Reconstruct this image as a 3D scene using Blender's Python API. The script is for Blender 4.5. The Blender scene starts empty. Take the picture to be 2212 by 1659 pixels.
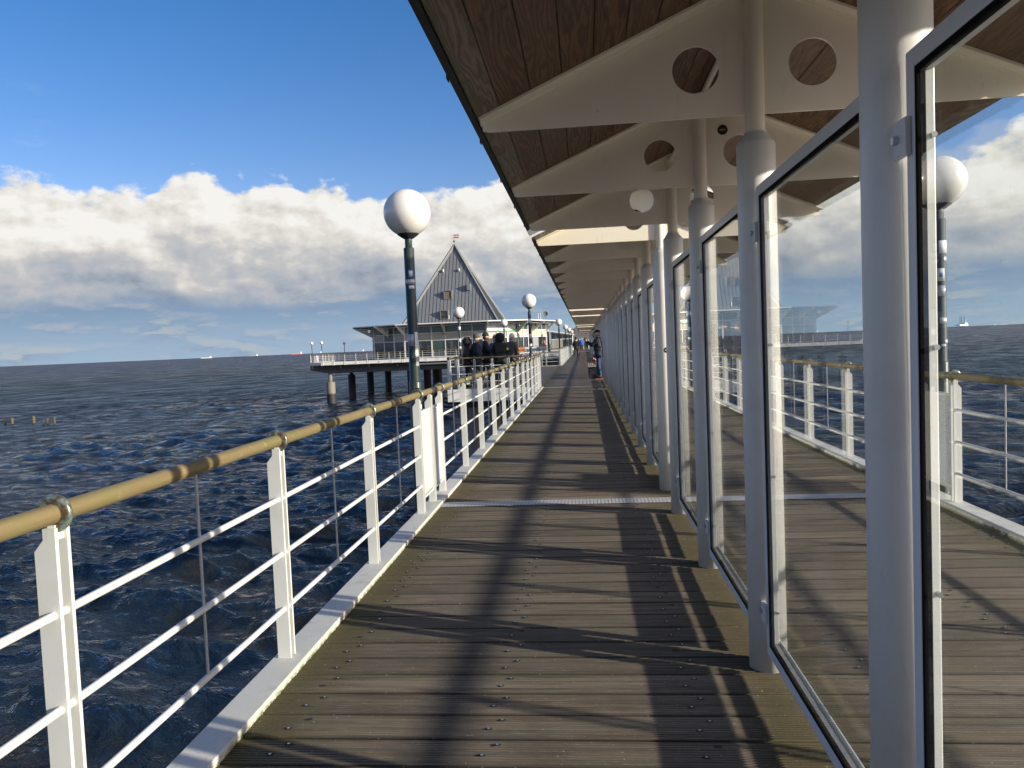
import bpy, bmesh, math, random
import numpy as np
from mathutils import Vector, Matrix
from mathutils.geometry import tessellate_polygon
random.seed(7)
S = bpy.context.scene
COL = S.collection
R_ = math.radians
PI = math.pi

# ------------------------------------------------------------------ camera
YAW, PITCH, ROLL = 0.09515679, 0.05199735, -0.04177568
cy, sy = math.cos(YAW), math.sin(YAW)
fwd = Vector((-sy*math.cos(PITCH), cy*math.cos(PITCH), -math.sin(PITCH)))
rgt0 = Vector((cy, sy, 0)); up0 = rgt0.cross(fwd)
rgt = rgt0*math.cos(ROLL) + up0*math.sin(ROLL)
upv = -rgt0*math.sin(ROLL) + up0*math.cos(ROLL)
cam_d = bpy.data.cameras.new('camera'); cam = bpy.data.objects.new('camera', cam_d); COL.objects.link(cam)
M = Matrix((rgt, upv, -fwd)).transposed().to_4x4(); M.translation = Vector((0, 0, 1.6))
cam.matrix_world = M
cam_d.sensor_width = 36; cam_d.lens = 36*1661/2212
cam_d.clip_start = 0.05; cam_d.clip_end = 20000
S.camera = cam

# ------------------------------------------------------------------ sun, view
TO_SUN = Vector((1, -0.335, 0.299)).normalized()
SUN_EL = math.asin(TO_SUN.z); SUN_AZ = math.atan2(TO_SUN.x, TO_SUN.y)
sd = bpy.data.lights.new('sun', 'SUN'); sd.energy = 5.0; sd.angle = R_(0.75); sd.color = (1.0, 0.90, 0.75)
so = bpy.data.objects.new('sun', sd); COL.objects.link(so); so.location = (20, -10, 20)
so.rotation_euler = (-TO_SUN).to_track_quat('-Z', 'Y').to_euler()
S.view_settings.view_transform = 'Standard'; S.view_settings.look = 'None'
S.view_settings.exposure = 0.8; S.view_settings.gamma = 1.0
S.cycles.max_bounces = 10; S.cycles.transparent_max_bounces = 48
S.cycles.glossy_bounces = 5; S.cycles.diffuse_bounces = 4

# ------------------------------------------------------------------ node helpers
class NT:
    def __init__(s, tree): s.t = tree; s.n = tree.nodes; s.l = tree.links
    def node(s, typ, **kw):
        n = s.n.new(typ)
        for k, v in kw.items():
            if k == 'inp':
                for a, b in v.items():
                    if isinstance(b, bpy.types.NodeSocket): s.l.new(b, n.inputs[a])
                    else: n.inputs[a].default_value = b
            else: setattr(n, k, v)
        return n
    def m(s, op, a, b=None, c=None, clamp=False):
        n = s.n.new('ShaderNodeMath'); n.operation = op; n.use_clamp = clamp
        for i, v in enumerate((a, b, c)):
            if v is None: continue
            if isinstance(v, bpy.types.NodeSocket): s.l.new(v, n.inputs[i])
            else: n.inputs[i].default_value = v
        return n.outputs[0]
    def ss(s, v, a, b):
        n = s.n.new('ShaderNodeMapRange'); n.interpolation_type = 'SMOOTHSTEP'
        s.l.new(v, n.inputs[0]); n.inputs[1].default_value = a; n.inputs[2].default_value = b
        return n.outputs[0]
    def mix(s, f, a, b, blend='MIX'):
        n = s.n.new('ShaderNodeMix'); n.data_type = 'RGBA'; n.blend_type = blend
        for i, v in ((0, f), (6, a), (7, b)):
            if isinstance(v, bpy.types.NodeSocket): s.l.new(v, n.inputs[i])
            else: n.inputs[i].default_value = (v if i == 0 or len(v) == 4 else (*v, 1))
        return n.outputs[2]
    def noise(s, vec, scale, detail=3, rough=0.5, out=0, dist=0.0, dim='3D'):
        n = s.n.new('ShaderNodeTexNoise'); n.noise_dimensions = dim
        if vec is not None: s.l.new(vec, n.inputs['Vector'])
        n.inputs['Scale'].default_value = scale; n.inputs['Detail'].default_value = detail
        n.inputs['Roughness'].default_value = rough; n.inputs['Distortion'].default_value = dist
        return n.outputs[out]
    def comb(s, x, y, z):
        n = s.n.new('ShaderNodeCombineXYZ')
        for i, v in enumerate((x, y, z)):
            if isinstance(v, bpy.types.NodeSocket): s.l.new(v, n.inputs[i])
            else: n.inputs[i].default_value = v
        return n.outputs[0]
    def sep(s, v):
        n = s.n.new('ShaderNodeSeparateXYZ'); s.l.new(v, n.inputs[0]); return n.outputs
    def vmul(s, v, w):
        n = s.n.new('ShaderNodeVectorMath'); n.operation = 'MULTIPLY'; s.l.new(v, n.inputs[0]); n.inputs[1].default_value = w
        return n.outputs[0]
    def vadd(s, v, w):
        n = s.n.new('ShaderNodeVectorMath'); n.operation = 'ADD'; s.l.new(v, n.inputs[0])
        if isinstance(w, bpy.types.NodeSocket): s.l.new(w, n.inputs[1])
        else: n.inputs[1].default_value = w
        return n.outputs[0]

# ------------------------------------------------------------------ world
W = bpy.data.worlds.new('World'); S.world = W; W.use_nodes = True
W.node_tree.nodes.clear(); nt = NT(W.node_tree)
sky = nt.node('ShaderNodeTexSky', sky_type='NISHITA', sun_disc=False, sun_elevation=SUN_EL, sun_rotation=SUN_AZ,
              air_density=1.0, dust_density=0.3, ozone_density=2.2, altitude=0)
tc = nt.node('ShaderNodeTexCoord'); D = tc.outputs['Generated']
dx, dy, dz = nt.sep(D)
el = nt.m('ARCSINE', dz)
az = nt.m('ARCTAN2', dx, dy)
P = nt.comb(nt.m('MULTIPLY', az, 1.0), nt.m('MULTIPLY', el, 1.5), 0.0)
big = nt.noise(nt.comb(az, 3.1, 0.0), 5.0, 2, 0.5)
n1 = nt.noise(P, 9.0, 10, 0.55)
n2 = nt.noise(nt.vadd(P, (5.3, 1.7, 0.4)), 5.0, 8, 0.55)
# light comes from the right, behind and above: relief by offset sampling
off = (0.012, 0.022, 0.0)
n1b = nt.noise(nt.vadd(P, off), 9.0, 10, 0.55)
relief = nt.m('SUBTRACT', n1, n1b)
n3 = nt.noise(nt.vadd(P, (2.3, 7.7, 1.4)), 22.0, 7, 0.52)
n3b = nt.noise(nt.vadd(P, (2.3+0.006, 7.7+0.010, 1.4)), 22.0, 7, 0.52)
relief2 = nt.m('SUBTRACT', n3, n3b)
top = nt.m('MULTIPLY_ADD', nt.m('SUBTRACT', big, 0.5), 0.09, 0.203)
a = nt.m('ADD', nt.m('DIVIDE', nt.m('SUBTRACT', top, el), 0.055), nt.m('MULTIPLY', nt.m('SUBTRACT', n1, 0.5), 2.6))
a = nt.m('ADD', a, nt.m('MULTIPLY', nt.m('SUBTRACT', n3, 0.5), 0.9))
ma = nt.ss(a, 0.0, 0.24)
b = nt.m('ADD', nt.m('DIVIDE', nt.m('SUBTRACT', el, 0.070), 0.012), nt.m('MULTIPLY', nt.m('SUBTRACT', n2, 0.5), 6.0))
mb = nt.ss(b, -1.2, 1.0)
mask = nt.m('MULTIPLY', ma, mb)
hh = nt.m('DIVIDE', nt.m('SUBTRACT', el, 0.078), 0.15)
edge = nt.ss(a, 2.6, 0.2)                       # 1 near the upper rim of the bank
base_v = nt.ss(hh, -0.05, 0.55)
lum = nt.m('MULTIPLY_ADD', base_v, 0.32, 0.41)
lum = nt.m('MULTIPLY_ADD', edge, 0.22, lum)
lum = nt.m('MULTIPLY_ADD', relief, 1.7, lum)
lum = nt.m('MULTIPLY_ADD', relief2, 0.6, lum)
lum = nt.m('MULTIPLY_ADD', nt.m('SUBTRACT', n2, 0.5), 0.5, lum)
cr = nt.node('ShaderNodeValToRGB'); nt.l.new(lum, cr.inputs[0])
e = cr.color_ramp.elements
e[0].position = 0.12; e[0].color = (0.23, 0.28, 0.36, 1)
e[1].position = 0.98; e[1].color = (0.88, 0.865, 0.83, 1)
for p_, c_ in ((0.40, (0.40, 0.435, 0.49)), (0.62, (0.53, 0.53, 0.54)), (0.80, (0.74, 0.71, 0.66))):
    q = cr.color_ramp.elements.new(p_); q.color = (*c_, 1)
# haze layer and small streaks below the bank
hz = nt.ss(el, 0.13, 0.0)
low = nt.mix(nt.ss(el, 0.0, 0.085), (0.33, 0.45, 0.58), (0.19, 0.29, 0.44))
Pst = nt.comb(az, nt.m('MULTIPLY', el, 4.0), 2.0)
n4 = nt.noise(Pst, 11.0, 8, 0.62)
st = nt.m('MULTIPLY', nt.ss(n4, 0.44, 0.70), 0.65)
n4b = nt.noise(nt.vadd(Pst, (0.01, 0.03, 0.0)), 11.0, 8, 0.62)
stl = nt.ss(nt.m('SUBTRACT', n4, n4b), -0.03, 0.06)
lowc = nt.mix(st, low, nt.mix(stl, (0.22, 0.30, 0.42), (0.48, 0.50, 0.52)))
# upper blue: graded nishita
elc = nt.m('MAXIMUM', dz, 0.01)
nt.l.new(nt.comb(dx, dy, elc), sky.inputs[0])
hs = nt.node('ShaderNodeHueSaturation'); hs.inputs['Saturation'].default_value = 1.38; hs.inputs['Value'].default_value = 0.150
nt.l.new(sky.outputs[0], hs.inputs['Color'])
blue = nt.mix(1.0, hs.outputs[0], (1.32, 0.92, 1.05), 'MULTIPLY')
wisp = nt.m('MULTIPLY', nt.ss(nt.noise(nt.comb(az, nt.m('MULTIPLY', el, 2.5), 7.0), 7.0, 7, 0.6), 0.60, 0.80), nt.m('MULTIPLY', nt.ss(el, 0.40, 0.22), 0.35))
blue = nt.mix(wisp, blue, (0.62, 0.68, 0.78))
c1 = nt.mix(nt.ss(el, 0.17, 0.10), blue, lowc)
c2 = nt.mix(mask, c1, cr.outputs[0])
dps = nt.node('ShaderNodeVectorMath', operation='DOT_PRODUCT'); nt.l.new(D, dps.inputs[0]); dps.inputs[1].default_value = TO_SUN
glow = nt.m('MULTIPLY', nt.m('POWER', nt.m('MAXIMUM', dps.outputs['Value'], 0.0), 2.5), 1.6)  # warm sky glow around the sun, out of view, added to brighten the canopy ribs
gl_c = nt.node('ShaderNodeVectorMath', operation='SCALE'); gl_c.inputs[0].default_value = (1.0, 0.84, 0.62); nt.l.new(glow, gl_c.inputs['Scale'])
c2 = nt.vadd(c2, gl_c.outputs[0])
c3 = nt.mix(nt.ss(dz, -0.001, -0.02), c2, (0.05, 0.08, 0.12))
bg = nt.node('ShaderNodeBackground'); nt.l.new(c3, bg.inputs[0]); bg.inputs[1].default_value = 0.60
wo = nt.node('ShaderNodeOutputWorld'); nt.l.new(bg.outputs[0], wo.inputs[0])
W.cycles.sampling_method = 'MANUAL'; W.cycles.sample_map_resolution = 512

# ------------------------------------------------------------------ materials
MAT = {}
def mat(name, color=(0.5, 0.5, 0.5), rough=0.5, metal=0.0, spec=0.5, build=None, coat=0.0):
    if name in MAT: return MAT[name]
    m = bpy.data.materials.new(name); m.use_nodes = True; MAT[name] = m
    t = NT(m.node_tree); bs = m.node_tree.nodes['Principled BSDF']
    bs.inputs['Base Color'].default_value = (*color, 1); bs.inputs['Roughness'].default_value = rough
    bs.inputs['Metallic'].default_value = metal; bs.inputs['Specular IOR Level'].default_value = spec
    bs.inputs['Coat Weight'].default_value = coat
    if build: build(t, bs)
    return m
def pos(t):
    return t.node('ShaderNodeNewGeometry').outputs['Position']
def objc(t):
    return t.node('ShaderNodeTexCoord').outputs['Object']
def bump(t, bs, h, strength=0.3, dist=0.01):
    b = t.node('ShaderNodeBump'); b.inputs['Strength'].default_value = strength; b.inputs['Distance'].default_value = dist
    t.l.new(h, b.inputs['Height']); t.l.new(b.outputs[0], bs.inputs['Normal'])

def b_paint(base, dirt, amt=0.35, sc=3.0):
    def f(t, bs):
        p = pos(t)
        n = t.noise(p, sc, 6, 0.6); n2 = t.noise(t.vmul(p, (1, 1, 0.25)), sc*9, 4, 0.6)
        f1 = t.m('MULTIPLY', t.ss(n, 0.45, 0.8), amt)
        f2 = t.m('MULTIPLY', t.ss(n2, 0.62, 0.75), amt)
        c = t.mix(t.m('MAXIMUM', f1, f2), base, dirt)
        ru = t.m('MULTIPLY', t.ss(t.noise(t.vmul(p, (1, 1, 0.5)), 14, 5, 0.7), 0.70, 0.76), 0.7)
        c = t.mix(ru, c, (0.20, 0.115, 0.06))
        t.l.new(c, bs.inputs['Base Color'])
        bump(t, bs, t.noise(p, 160, 2, 0.5), 0.10, 0.002)
    return f
mat('white_paint', rough=0.42, build=b_paint((0.63, 0.63, 0.61), (0.42, 0.39, 0.33)))
mat('column_paint', rough=0.42, build=b_paint((0.66, 0.655, 0.64), (0.45, 0.41, 0.35), 0.4))
mat('white_frame', rough=0.35, build=b_paint((0.56, 0.57, 0.58), (0.42, 0.41, 0.38), 0.2))
mat('cream_paint', rough=0.5, build=b_paint((0.92, 0.84, 0.70), (0.66, 0.55, 0.40), 0.3, 1.5))
def b_curb(t, bs):
    p = pos(t)
    n = t.noise(p, 6, 8, 0.7); n2 = t.noise(p, 45, 5, 0.65)
    c = t.mix(t.ss(n, 0.5, 0.75), (0.54, 0.53, 0.50), (0.36, 0.35, 0.32))
    c = t.mix(t.m('MULTIPLY', t.ss(n2, 0.60, 0.70), 0.7), c, (0.30, 0.29, 0.26))
    z = t.sep(p)[2]
    mossy = t.m('MULTIPLY', t.ss(z, 0.030, 0.0), t.ss(t.noise(p, 30, 4, 0.6), 0.35, 0.6))
    c = t.mix(mossy, c, (0.16, 0.17, 0.06))
    t.l.new(c, bs.inputs['Base Color']); bump(t, bs, n2, 0.3, 0.003)
mat('curb_paint', rough=0.55, build=b_curb)

def b_rail(t, bs):
    p = objc(t)
    s_ = t.vmul(p, (38, 1.5, 38))
    n = t.noise(s_, 1.0, 6, 0.6, dist=0.4); n2 = t.noise(p, 3.0, 5, 0.6); n3 = t.noise(t.vmul(p, (160, 9, 160)), 1, 3, 0.6)
    c = t.mix(n, (0.085, 0.058, 0.028), (0.28, 0.21, 0.105))
    c = t.mix(t.m('MULTIPLY', t.ss(n2, 0.40, 0.62), 0.6), c, (0.165, 0.15, 0.055))
    c = t.mix(t.m('MULTIPLY', t.ss(n3, 0.55, 0.8), 0.5), c, (0.14, 0.085, 0.03))
    c = t.mix(t.m('MULTIPLY', t.ss(t.noise(p, 22, 4, 0.7), 0.60, 0.75), 0.5), c, (0.36, 0.33, 0.20))
    t.l.new(c, bs.inputs['Base Color']); bump(t, bs, n3, 0.25, 0.003)
mat('handrail_wood', rough=0.6, build=b_rail)
def b_brass(t, bs):
    n = t.noise(pos(t), 40, 4, 0.6)
    t.l.new(t.mix(t.ss(n, 0.4, 0.65), (0.14, 0.09, 0.07), (0.26, 0.36, 0.31)), bs.inputs['Base Color'])
mat('bronze_ring', rough=0.3, metal=0.55, build=b_brass)

def b_deck(t, bs):
    p = pos(t); x, y, z = t.sep(p)
    yo = t.m('DIVIDE', t.m('SUBTRACT', y, -4.10), 0.2035)
    idx = t.m('FLOOR', yo)
    wn = t.node('ShaderNodeTexWhiteNoise', noise_dimensions='1D'); t.l.new(idx, wn.inputs['W'])
    v = wn.outputs['Value']
    g = t.noise(t.comb(t.m('MULTIPLY', x, 1.2), t.m('MULTIPLY', y, 34), t.m('MULTIPLY', v, 30)), 1.0, 7, 0.62)
    g2 = t.noise(t.comb(t.m('MULTIPLY', x, 7), t.m('MULTIPLY', y, 130), v), 1.0, 4, 0.6)
    pn = t.noise(p, 0.9, 4, 0.6)
    c = t.mix(v, (0.104, 0.084, 0.065), (0.188, 0.153, 0.119))
    c = t.mix(t.ss(g, 0.35, 0.7), c, (0.070, 0.057, 0.043))
    c = t.mix(t.m('MULTIPLY', t.ss(g2, 0.5, 0.75), 0.5), c, (0.20, 0.185, 0.15))
    c = t.mix(t.m('MULTIPLY', t.ss(pn, 0.45, 0.7), 0.35), c, (0.15, 0.135, 0.11))
    fy = t.m('FRACT', yo); jo = t.m('MULTIPLY', t.ss(t.m('ABSOLUTE', t.m('SUBTRACT', fy, 0.5)), 0.415, 0.48), 1.0)
    c = t.mix(jo, c, (0.018, 0.015, 0.012))
    bl = t.noise(p, 2.3, 5, 0.65)
    c = t.mix(t.m('MULTIPLY', t.ss(bl, 0.52, 0.68), 0.45), c, (0.060, 0.055, 0.045))
    # moss beside the kerbs and along the column line
    nm = t.noise(p, 5.0, 5, 0.65)
    dl = t.m('SUBTRACT', x, -1.49); dr = t.m('SUBTRACT', 3.15, x)
    dc = t.m('MULTIPLY', t.m('ABSOLUTE', t.m('SUBTRACT', x, 0.83)), 1.15)
    d1 = t.m('MINIMUM', t.m('ABSOLUTE', dl), t.m('ABSOLUTE', dr))
    d2 = t.m('MINIMUM', d1, dc)
    mm = t.ss(t.m('ADD', d2, t.m('MULTIPLY', t.m('SUBTRACT', nm, 0.5), 0.45)), 0.42, 0.02)
    c = t.mix(t.m('MULTIPLY', mm, 0.85), c, t.mix(t.noise(p, 60, 3, 0.6), (0.034, 0.031, 0.014), (0.105, 0.088, 0.038)))
    sp = t.m('MULTIPLY', t.ss(t.noise(p, 90, 2, 0.5), 0.70, 0.74), 0.6)
    c = t.mix(sp, c, (0.42, 0.40, 0.34))
    t.l.new(c, bs.inputs['Base Color'])
    t.l.new(t.m('MULTIPLY_ADD', g, 0.25, 0.5), bs.inputs['Roughness'])
    bump(t, bs, t.m('ADD', t.m('MULTIPLY', g2, 0.6), g), 0.5, 0.004)
mat('deck_wood', rough=0.65, spec=0.3, build=b_deck)
mat('deck_gap', (0.012, 0.011, 0.009), 0.9)
mat('screw_metal', (0.55, 0.56, 0.60), 0.35, 0.8)

def b_soffit(t, bs):
    o = objc(t); x, y, z = t.sep(o)
    bi = t.m('FLOOR', t.m('DIVIDE', t.m('ABSOLUTE', t.m('SUBTRACT', x, 0.83)), 0.148))
    wn = t.node('ShaderNodeTexWhiteNoise', noise_dimensions='1D'); t.l.new(bi, wn.inputs['W']); v = wn.outputs['Value']
    q = t.comb(t.m('MULTIPLY', x, 9), t.m('MULTIPLY', y, 0.9), t.m('MULTIPLY', v, 40))
    w = t.noise(q, 1.2, 3, 0.5)
    gr = t.m('FRACT', t.m('ADD', t.m('MULTIPLY', w, 10), t.m('MULTIPLY', x, 38)))
    gr = t.m('ABSOLUTE', t.m('SUBTRACT', t.m('MULTIPLY', gr, 2), 1))
    fine = t.noise(t.comb(t.m('MULTIPLY', x, 110), t.m('MULTIPLY', y, 4), v), 1, 4, 0.6)
    c = t.mix(gr, (0.060, 0.028, 0.013), (0.22, 0.108, 0.050))
    c = t.mix(t.m('MULTIPLY', t.ss(fine, 0.45, 0.7), 0.6), c, (0.06, 0.03, 0.015))
    c = t.mix(t.m('MULTIPLY', v, 0.35), c, (0.20, 0.12, 0.065))
    vor = t.node('ShaderNodeTexVoronoi', feature='F1'); t.l.new(t.comb(t.m('MULTIPLY', x, 7.0), t.m('MULTIPLY', y, 2.6), v), vor.inputs['Vector'])
    kn = t.ss(vor.outputs['Distance'], 0.14, 0.04)
    c = t.mix(t.m('MULTIPLY', kn, 0.85), c, (0.045, 0.02, 0.012))
    edge = t.ss(t.m('ABSOLUTE', t.m('SUBTRACT', x, 0.83)), 1.16, 1.20)
    c = t.mix(t.m('MULTIPLY', edge, 0.8), c, t.mix(gr, (0.14, 0.105, 0.065), (0.30, 0.245, 0.175)))
    e2 = t.ss(t.m('ADD', t.m('ABSOLUTE', t.m('SUBTRACT', x, 0.83)), t.m('MULTIPLY', t.noise(o, 7, 3, 0.6), 0.06)), 1.29, 1.33)
    c = t.mix(t.m('MULTIPLY', e2, 0.8), c, (0.10, 0.10, 0.04))
    t.l.new(c, bs.inputs['Base Color']); bump(t, bs, t.m('ADD', gr, fine), 0.35, 0.003)
mat('soffit_wood', rough=0.55, build=b_soffit)
mat('roof_felt', (0.025, 0.026, 0.028), 0.7)
mat('black_rubber', (0.004, 0.004, 0.005), 0.8, spec=0.05)
def b_pole(t, bs):
    p = objc(t)
    n = t.noise(p, 25, 5, 0.65); n2 = t.noise(p, 4, 3, 0.5)
    f = t.m('MULTIPLY', t.ss(n, 0.64, 0.70), t.ss(n2, 0.48, 0.62))
    t.l.new(t.mix(f, (0.022, 0.034, 0.031), (0.45, 0.45, 0.43)), bs.inputs['Base Color'])
mat('green_pole', rough=0.38, build=b_pole)
mat('dark_cap', (0.02, 0.022, 0.024), 0.4)
def b_globe(t, bs):
    bs.inputs['Subsurface Weight'].default_value = 0.25
    bs.inputs['Subsurface Radius'].default_value = (0.15, 0.14, 0.12)
    bs.inputs['Subsurface Scale'].default_value = 0.3
mat('opal_glass', (0.62, 0.61, 0.58), 0.22, build=b_globe, coat=0.3)
mat('steel', (0.55, 0.57, 0.60), 0.35, 0.9)
def b_tread(t, bs):
    p = pos(t)
    x, y, z = t.sep(p)
    u = t.m('FRACT', t.m('MULTIPLY', x, 28)); w = t.m('FRACT', t.m('MULTIPLY', y, 40))
    h = t.m('MULTIPLY', t.ss(t.m('ABSOLUTE', t.m('SUBTRACT', u, 0.5)), 0.40, 0.25), t.ss(t.m('ABSOLUTE', t.m('SUBTRACT', w, 0.5)), 0.22, 0.12))
    t.l.new(t.mix(h, (0.30, 0.31, 0.33), (0.62, 0.64, 0.68)), bs.inputs['Base Color'])
    bump(t, bs, h, 1.0, 0.004)
mat('tread_steel', rough=0.5, metal=0.3, build=b_tread)
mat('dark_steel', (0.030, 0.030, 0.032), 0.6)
mat('beam_grey', (0.055, 0.055, 0.06), 0.55)
def b_pile(t, bs):
    p = pos(t); z = t.sep(p)[2]
    wet = t.ss(t.m('ADD', z, t.m('MULTIPLY', t.noise(p, 3, 3, 0.5), 0.3)), -4.4, -4.75)
    c = t.mix(t.noise(p, 2, 5, 0.6), (0.13, 0.11, 0.095), (0.20, 0.175, 0.15))
    t.l.new(t.mix(wet, c, (0.012, 0.012, 0.012)), bs.inputs['Base Color'])
mat('pile_concrete', rough=0.7, build=b_pile)

# glass
def mk_glass(name, tint, refl0=0.04, extra=0.0, rough=0.0):
    m = bpy.data.materials.new(name); m.use_nodes = True; MAT[name] = m
    m.node_tree.nodes.clear(); t = NT(m.node_tree)
    geo = t.node('ShaderNodeNewGeometry')
    dp = t.node('ShaderNodeVectorMath', operation='DOT_PRODUCT'); t.l.new(geo.outputs['Incoming'], dp.inputs[0]); t.l.new(geo.outputs['Normal'], dp.inputs[1])
    c = t.m('ABSOLUTE', dp.outputs['Value'])
    k = t.m('POWER', t.m('SUBTRACT', 1.0, c, clamp=True), 4.4)
    fr = t.m('MULTIPLY_ADD', k, 1.0-refl0-extra, refl0+extra, clamp=True)
    tr = t.node('ShaderNodeBsdfTransparent'); tr.inputs[0].default_value = (*tint, 1)
    gl = t.node('ShaderNodeBsdfGlossy'); gl.inputs['Roughness'].default_value = rough
    mx = t.node('ShaderNodeMixShader'); t.l.new(fr, mx.inputs[0]); t.l.new(tr.outputs[0], mx.inputs[1]); t.l.new(gl.outputs[0], mx.inputs[2])
    df = t.node('ShaderNodeBsdfDiffuse'); df.inputs[0].default_value = (0.7, 0.7, 0.68, 1)
    pp = t.node('ShaderNodeNewGeometry').outputs['Position']
    sm = t.m('MULTIPLY_ADD', t.ss(t.noise(pp, 3.0, 6, 0.7), 0.45, 0.75), 0.045, 0.006)
    sm = t.m('ADD', sm, t.m('MULTIPLY', t.ss(t.noise(pp, 60.0, 2, 0.5), 0.70, 0.76), 0.08))
    m2 = t.node('ShaderNodeMixShader'); t.l.new(sm, m2.inputs[0]); t.l.new(mx.outputs[0], m2.inputs[1]); t.l.new(df.outputs[0], m2.inputs[2])
    o = t.node('ShaderNodeOutputMaterial'); t.l.new(m2.outputs[0], o.inputs[0])
    return m
mk_glass('clear_glass', (0.955, 0.975, 0.965))
def b_winglass(t, bs):
    p = pos(t)
    n = t.noise(t.vmul(p, (1.2, 1.2, 0.9)), 1.1, 5, 0.7)
    t.l.new(t.mix(t.ss(n, 0.5, 0.62), (0.012, 0.016, 0.018), (0.07, 0.06, 0.05)), bs.inputs['Base Color'])
mat('window_dark', rough=0.06, spec=0.9, build=b_winglass)
mat('window_green', (0.03, 0.055, 0.045), 0.08, spec=0.8)
def b_curt(t, bs):
    p = pos(t); x, y, z = t.sep(p)
    n = t.noise(t.comb(t.m('MULTIPLY', x, 5), t.m('MULTIPLY', y, 5), t.m('MULTIPLY', z, 0.5)), 1, 4, 0.6)
    t.l.new(t.mix(n, (0.20, 0.20, 0.18), (0.40, 0.39, 0.34)), bs.inputs['Base Color'])
mat('window_blind', rough=0.3, spec=0.7, build=b_curt)
def b_mural(t, bs):
    p = pos(t); n = t.noise(p, 2.5, 6, 0.7)
    t.l.new(t.mix(t.ss(n, 0.47, 0.53), (0.38, 0.29, 0.22), (0.60, 0.53, 0.40)), bs.inputs['Base Color'])
mat('window_mural', rough=0.4, build=b_mural)
def b_zinc(t, bs):
    p = pos(t)
    n = t.noise(t.vmul(p, (1.0, 1.0, 0.35)), 1.4, 6, 0.65); n2 = t.noise(p, 0.5, 3, 0.5)
    c = t.mix(n, (0.13, 0.145, 0.155), (0.21, 0.225, 0.235))
    c = t.mix(t.ss(n2, 0.4, 0.6), c, (0.17, 0.182, 0.19))
    t.l.new(c, bs.inputs['Base Color']); bump(t, bs, n, 0.3, 0.05)
mat('zinc', rough=0.5, metal=0.25, build=b_zinc)
mat('seam_dark', (0.06, 0.075, 0.09), 0.5)
mat('zinc_trim', (0.12, 0.127, 0.13), 0.7, 0.0)
mat('louver', (0.13, 0.11, 0.075), 0.6)
mat('sign_green', (0.03, 0.36, 0.10), 0.5)
mat('sign_red', (0.55, 0.05, 0.09), 0.5)
mat('sign_orange', (0.75, 0.22, 0.04), 0.5)
mat('silver_tape', (0.42, 0.43, 0.45), 0.4, 0.3)
mat('sticker_white', (0.65, 0.68, 0.70), 0.5)
mat('sticker_blue', (0.12, 0.22, 0.38), 0.5)
mat('sticker_black', (0.015, 0.018, 0.02), 0.4)
mat('sticker_yellow', (0.28, 0.30, 0.14), 0.4)

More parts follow.
